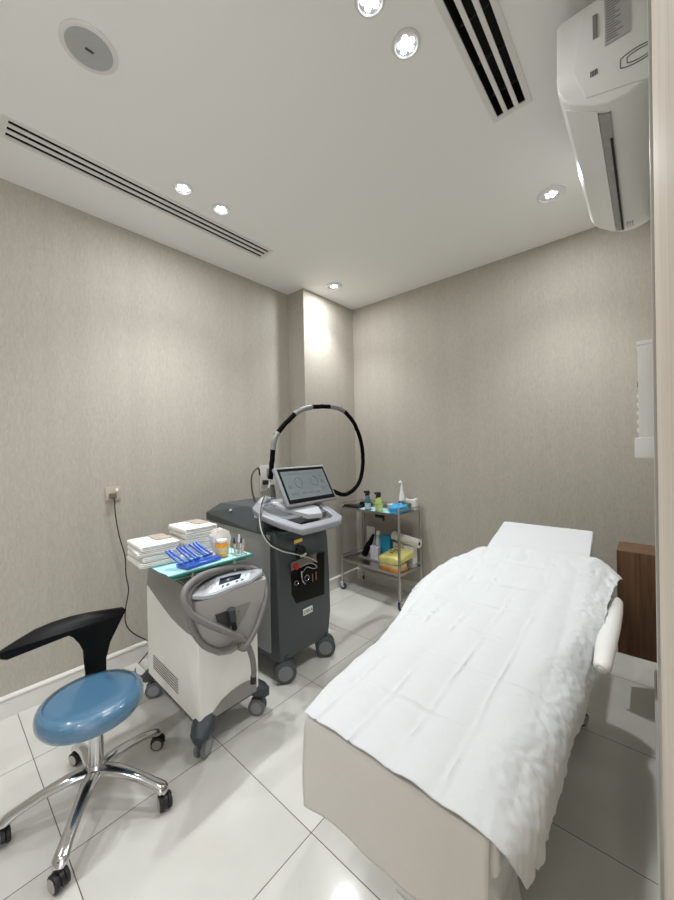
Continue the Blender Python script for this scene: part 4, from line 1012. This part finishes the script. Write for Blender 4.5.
tag(link('black_bag', bag, BLKLTH),'crumpled black bag leaning on the lower shelf','bag')
tb('white_card','tall white card standing behind the black bag on the lower shelf','card',0.075,0.175,0.285,0.293,ZL2,LZ+0.29,LABELW,bev=0.001)
tb('blue_carton','bright turquoise box standing in the middle of the lower shelf','box',0.300,0.405,0.225,0.275,ZL2,LZ+0.245,mat('turquoise_card',(28,146,184),0.45),bev=0.002)
p = TP(0.262,0.235,ZL2)
t = thing('white_bottle','clear bottle with pale cap left of the turquoise box','bottle',p)
link('bottle_body', L([(0,0),(0.028,0),(0.030,0.005),(0.030,0.175),(0.020,0.205),(0.012,0.225),(0,0.225)],p), mat('pale_blue_bottle',(176,190,202),0.25), t)
link('cap', L([(0,0.225),(0.021,0.225),(0.021,0.262),(0,0.265)],p,seg=18), LABELW, t)
tb('medicine_box','small white printed box in front of the turquoise box','box',0.228,0.318,0.155,0.195,ZL2,LZ+0.140,mat('printed_white',(214,212,220),0.5,var=0.3,vscale=28),bev=0.001)
tb('orange_carton','orange and white carton at the bottom front under the yellow bag','box',0.448,0.648,0.012,0.150,LZ,LZ+0.032,mat('orange_card',(236,150,50),0.5,var=0.45,vscale=18),bev=0.003)
tb('white_carton','white carton with yellow print on top of the orange carton','box',0.440,0.640,0.016,0.145,LZ+0.0325,LZ+0.066,mat('white_yellow_card',(232,206,160),0.5,var=0.35,vscale=24),bev=0.003)
yb = bmesh.new(); box(yb,(0.435,0.004,LZ+0.068),(0.662,0.236,LZ+0.142),bev=0.026,seg=3)
bmesh.ops.subdivide_edges(yb, edges=yb.edges[:], cuts=2, use_grid_fill=True)
for v in yb.verts:
    q = (v.co.y-0.12)/0.12
    v.co.z = max(LZ+0.0675, v.co.z+noise.noise(v.co*16)*0.014-0.012*q*q+(v.co.x-0.54)*0.06+max(0,v.co.y-0.1)*0.22); v.co.x += noise.noise(v.co*13+Vector((3,0,0)))*0.012
bmesh.ops.transform(yb, matrix=TM, verts=yb.verts)
t = thing('yellow_bag','yellow plastic bag with dark lettering on the lower trolley shelf','bag',TP(0.54,0.1,LZ+0.067))
link('bag_body', yb, mat('yellow_film',(222,214,128),0.35,var=0.12,vscale=20,coat=0.3), t)
bm = bmesh.new()
for (a,b_,c,d) in ((0.48,0.13,0.05,0.012),(0.55,0.13,0.05,0.012),(0.49,0.10,0.04,0.010),(0.55,0.105,0.05,0.010),(0.50,0.16,0.08,0.010)):
    z0 = LZ+0.144+(a-0.5)*0.06+max(0,b_-0.1)*0.22
    box(bm,(a,b_,z0-0.010),(a+c,b_+d,z0+0.001))
bmesh.ops.transform(bm, matrix=TM, verts=bm.verts)
link('lettering', bm, mat('print_olive',(96,94,60),0.6), t, smooth=False)

# ------------------------------------------------------------------ treatment bed
def bed():
    t = thing('treatment_bed','long white treatment bed with padded armrests under disposable sheets','bed',(-0.47,1.6,0))
    def slab(name, y0,y1,z0,z1,xa0,xb0,xa1,xb1,th=0.075):
        bot = [(xa0,y0,z0-th),(xb0,y0,z0-th),(xb1,y1,z1-th),(xa1,y1,z1-th)]; top = [(xa0,y0,z0),(xb0,y0,z0),(xb1,y1,z1),(xa1,y1,z1)]
        return link(name, hexa(bmesh.new(),bot,top,bev=0.018,seg=4), BEDW, t)
    slab('foot_section',0.668,1.24,0.676,0.676,-0.690,-0.215,-0.705,-0.225)
    slab('seat_section',1.25,1.77,0.676,0.676,-0.715,-0.225,-0.730,-0.235)
    slab('back_section',1.78,2.24,0.680,0.745,-0.735,-0.235,-0.745,-0.245)
    slab('head_section',2.25,2.62,0.748,0.852,-0.750,-0.245,-0.765,-0.265)
    link('frame', B(((-0.66,0.72,0.545),(-0.27,1.30,0.598)),((-0.66,1.30,0.545),(-0.29,2.20,0.598)), bev=0.006), BEDW, t)
    link('lift_column', B(((-0.56,1.30,0.14),(-0.36,1.75,0.56)), bev=0.02), BEDW, t)
    link('base', B(((-0.60,1.02,0.06),(-0.32,2.18,0.15)), bev=0.02,seg=3), BEDW, t)
    for x,y in ((-0.58,0.98),(-0.335,0.98)):
        link('base_foot', hexa(bmesh.new(), [(x-0.045,y-0.03,0.0),(x+0.045,y-0.03,0.0),(x+0.045,y+0.16,0.0),(x-0.045,y+0.16,0.0)], [(x-0.025,y+0.02,0.12),(x+0.025,y+0.02,0.12),(x+0.025,y+0.16,0.12),(x-0.025,y+0.16,0.12)], bev=0.008), BEDW, t)
    for x,y in ((-0.62,2.13),(-0.275,2.13)):
        bm = bmesh.new(); box(bm,(x-0.015,y-0.006,0.06),(x+0.015,y+0.006,0.11)); lathe(bm,[(0,0.10),(0.01,0.10),(0.01,0.15),(0,0.15)],Matrix.Translation((x,y,0)),12)
        caster(t,(x,y),R(60),r=0.032,hood=DARK,hoodbm=bm,wid=0.014)
        link('caster_arm', B(((min(x,-0.45),y-0.02,0.105),(max(x,-0.45),y+0.02,0.135)),bev=0.004), BEDW, t)
    # armrests
    def arm(x, pts, nm='armrest'):
        a = link(nm, T(pts,[0.006,0.026,0.032,0.034,0.034,0.030,0.012],n=6,sides=18,flat=0.85), BEDW, t); return a
    arm(0,[(-0.130,1.478,0.640),(-0.129,1.50,0.642),(-0.130,1.64,0.650),(-0.128,1.80,0.655),(-0.128,1.96,0.660),(-0.128,2.08,0.664),(-0.128,2.13,0.664)])
    arm(0,[(-0.840,1.52,0.622),(-0.840,1.56,0.627),(-0.842,1.66,0.632),(-0.848,1.82,0.640),(-0.852,1.98,0.648),(-0.852,2.08,0.652),(-0.852,2.12,0.652)])
    for s,x in ((1,-0.128),(-1,-0.855)):
        link('arm_bracket', T([(x,2.02,0.63),(x,2.05,0.58),(-0.29 if s>0 else -0.62,2.05,0.575)],0.011,n=4,sides=10), STEEL, t)
    link('arm_knob', L([(0,0),(0.012,0),(0.012,0.016),(0,0.018)], (-0.128,2.06,0.575), 'x', 14), LABELW, t)
bed()

def lerp_rows(keys, ns, nt_):
    """keys: rows of equal length of 3D control points -> smooth dense grid"""
    cols = [smoothpath(r, ns) for r in keys]
    dense = []
    for j in range(len(cols[0])):
        dense.append(smoothpath([c[j] for c in cols], nt_))
    return [[dense[j][i] for j in range(len(dense))] for i in range(len(dense[0]))]
def cloth(name, grid, m, label, cat='sheet', th=0.0012, disp=None, parent=None):
    bm = bmesh.new(); nr = len(grid); nc = len(grid[0])
    V = []
    for i,row in enumerate(grid):
        V.append([bm.verts.new(p) for p in row])
    for i in range(nr-1):
        for j in range(nc-1): bm.faces.new((V[i][j],V[i][j+1],V[i+1][j+1],V[i+1][j]))
    bm.normal_update()
    if disp:
        moves = [[V[i][j].normal*disp(i/(nr-1),j/(nc-1),V[i][j].co) for j in range(nc)] for i in range(nr)]
        for i in range(nr):
            for j in range(nc): V[i][j].co += moves[i][j]
    o = link(name, bm, m, parent, fix=False)
    sm = o.modifiers.new('thick','SOLIDIFY'); sm.thickness = th; sm.offset = 0.0
    if label: tag(o, label, cat)
    return o
def crease(d, w): return math.exp(-(d/w)**2)
# backing sheet hanging over the foot end
fk = []
for y,z in ((0.90,0.6835),(0.72,0.6850),(0.672,0.6845),(0.655,0.668),(0.650,0.60),(0.648,0.52),(0.650,0.45)):
    sag = 0.0
    row = []
    for x in (-0.704,-0.62,-0.52,-0.42,-0.32,-0.226):
        zz = z
        if z < 0.5: zz = z + (0.012 if x > -0.65 else 0.0) - (0.03 if x > -0.3 else 0.0)
        row.append((x, y + (0.004*sin(x*30) if z < 0.62 else 0), zz))
    fk.append(row)
cloth('backing_sheet', lerp_rows(fk, 8, 8), SHEETB, 'plain off-white paper sheet hanging over the foot end of the bed', disp=lambda i,j,c: 0.002*noise.noise(c*9)+0.004*noise.noise(Vector((c.x*16,0,c.z*5)))*(1 if c.z < 0.6 else 0.1))
# head paper over the headrest
hk = []
for x in (-0.775,-0.765,-0.745,-0.60,-0.42,-0.285,-0.268,-0.262):
    edge = x in (-0.775,-0.262)
    row = []
    for y,z in ((2.10,0.742),(2.24,0.762),(2.36,0.803),(2.50,0.838),(2.60,0.870),(2.632,0.864),(2.645,0.81)):
        xx = x + 0.004*(y-2.1)
        if x > -0.3: xx = x + 0.024 - 0.045*(y-2.2)
        zz = z
        if x in (-0.765,-0.268): zz = z-0.006
        if edge: zz = z-0.045 if y < 2.5 else z-0.02
        row.append((xx,y,zz))
    hk.append(row)
g = lerp_rows(hk, 7, 7)
cloth('headrest_sheet', [[g[j][i] for j in range(len(g))] for i in range(len(g[0]))][::-1], SHEET, 'white paper sheet spread over the raised headrest', disp=lambda i,j,c: -0.003*abs(noise.noise(c*10)))
# crinkled top sheet
K = [
 [(-0.702,0.652,0.686),(-0.62,0.652,0.690),(-0.50,0.651,0.691),(-0.34,0.650,0.691),(-0.222,0.650,0.688),(-0.190,0.672,0.640),(-0.190,0.715,0.585)],
 [(-0.738,0.84,0.680),(-0.66,0.84,0.690),(-0.50,0.84,0.692),(-0.34,0.84,0.692),(-0.232,0.84,0.689),(-0.186,0.85,0.635),(-0.184,0.88,0.550)],
 [(-0.775,1.08,0.668),(-0.70,1.08,0.690),(-0.50,1.08,0.694),(-0.35,1.08,0.693),(-0.238,1.08,0.690),(-0.184,1.09,0.64),(-0.178,1.12,0.575)],
 [(-0.835,1.37,0.662),(-0.73,1.37,0.689),(-0.52,1.37,0.692),(-0.36,1.37,0.692),(-0.238,1.37,0.688),(-0.180,1.37,0.640),(-0.166,1.38,0.575)],
 [(-0.905,1.62,0.672),(-0.83,1.62,0.706),(-0.62,1.64,0.691),(-0.42,1.65,0.693),(-0.245,1.65,0.689),(-0.185,1.66,0.670),(-0.150,1.66,0.640)],
 [(-0.945,1.85,0.660),(-0.87,1.87,0.712),(-0.70,1.89,0.706),(-0.46,1.90,0.712),(-0.27,1.90,0.712),(-0.190,1.90,0.705),(-0.146,1.89,0.688)],
 [(-0.950,2.00,0.665),(-0.86,2.04,0.722),(-0.72,2.09,0.740),(-0.49,2.12,0.750),(-0.28,2.12,0.752),(-0.180,2.10,0.735),(-0.136,2.06,0.712)],
 [(-0.935,2.10,0.680),(-0.84,2.16,0.735),(-0.74,2.24,0.772),(-0.50,2.28,0.790),(-0.28,2.29,0.793),(-0.185,2.28,0.775),(-0.120,2.24,0.730)],
]
def sheet_disp(i,j,c):
    e = 0.0
    xs = c.x+0.045*(c.y-0.66)+0.004*noise.noise(Vector((0,c.y*6,1)))
    ys = c.y-0.02*(c.x+0.5)+0.006*noise.noise(Vector((c.x*8,2,0)))
    # packaging folds: the panels between the fold lines belly slightly
    k = 0.55+0.45*noise.noise(Vector((c.x*4,c.y*3,7)))
    e += 0.011*k*abs(sin(pi*(xs+0.66)/0.112)) + 0.0095*k*abs(sin(pi*(ys-0.86)/0.245))
    for q,x in enumerate((-0.66,-0.548,-0.436,-0.324)): e += 0.0085*crease(xs-x,0.0055)*max(0,0.6+0.9*noise.noise(Vector((q*3,c.y*4,0))))
    for q in range(6): e += 0.0085*crease(ys-(0.86+q*0.245),0.0055)*max(0,0.5+1.0*noise.noise(Vector((c.x*5,q*2,4))))
    e += 0.0035*noise.noise(Vector((c.x*7,c.y*4.5,2)))
    # long folds on the right flap
    if c.x > -0.29:
        f = min(1,(c.x+0.29)/0.08)
        e += f*(0.009*noise.noise(Vector((c.x*12-c.y*3,c.y*2.6,c.z*9))) + 0.0045*abs(noise.noise(Vector((c.x*20,c.y*9,c.z*16)))) + 0.0016*noise.noise(c*60))
    if c.y > 1.75:
        s = min(1,(c.y-1.75)/0.3); e += 0.012*s*abs(noise.noise(Vector((c.x*11,c.y*8,5))))
    if c.x < -0.74: e += 0.006*noise.noise(Vector((c.x*6,c.y*14,9)))
    e += 0.0012*noise.noise(c*60)
    return e + 0.003
grid = lerp_rows(K, 22, 42)
# uneven hem
nr = len(grid); nc = len(grid[0])
for i in range(nr):
    for j in range(nc):
        v = (j/(nc-1)); 
        if v > 0.85: grid[i][j] = grid[i][j]+Vector((0.006*noise.noise(Vector((i*0.09,1,0))),0,0.02*noise.noise(Vector((i*0.06,4,0)))))*((v-0.85)/0.15)
cloth('top_sheet', grid, SHEET, 'crinkled white disposable sheet spread over the treatment bed', disp=sheet_disp)
# small plastic tip showing at the sheet's lower corner
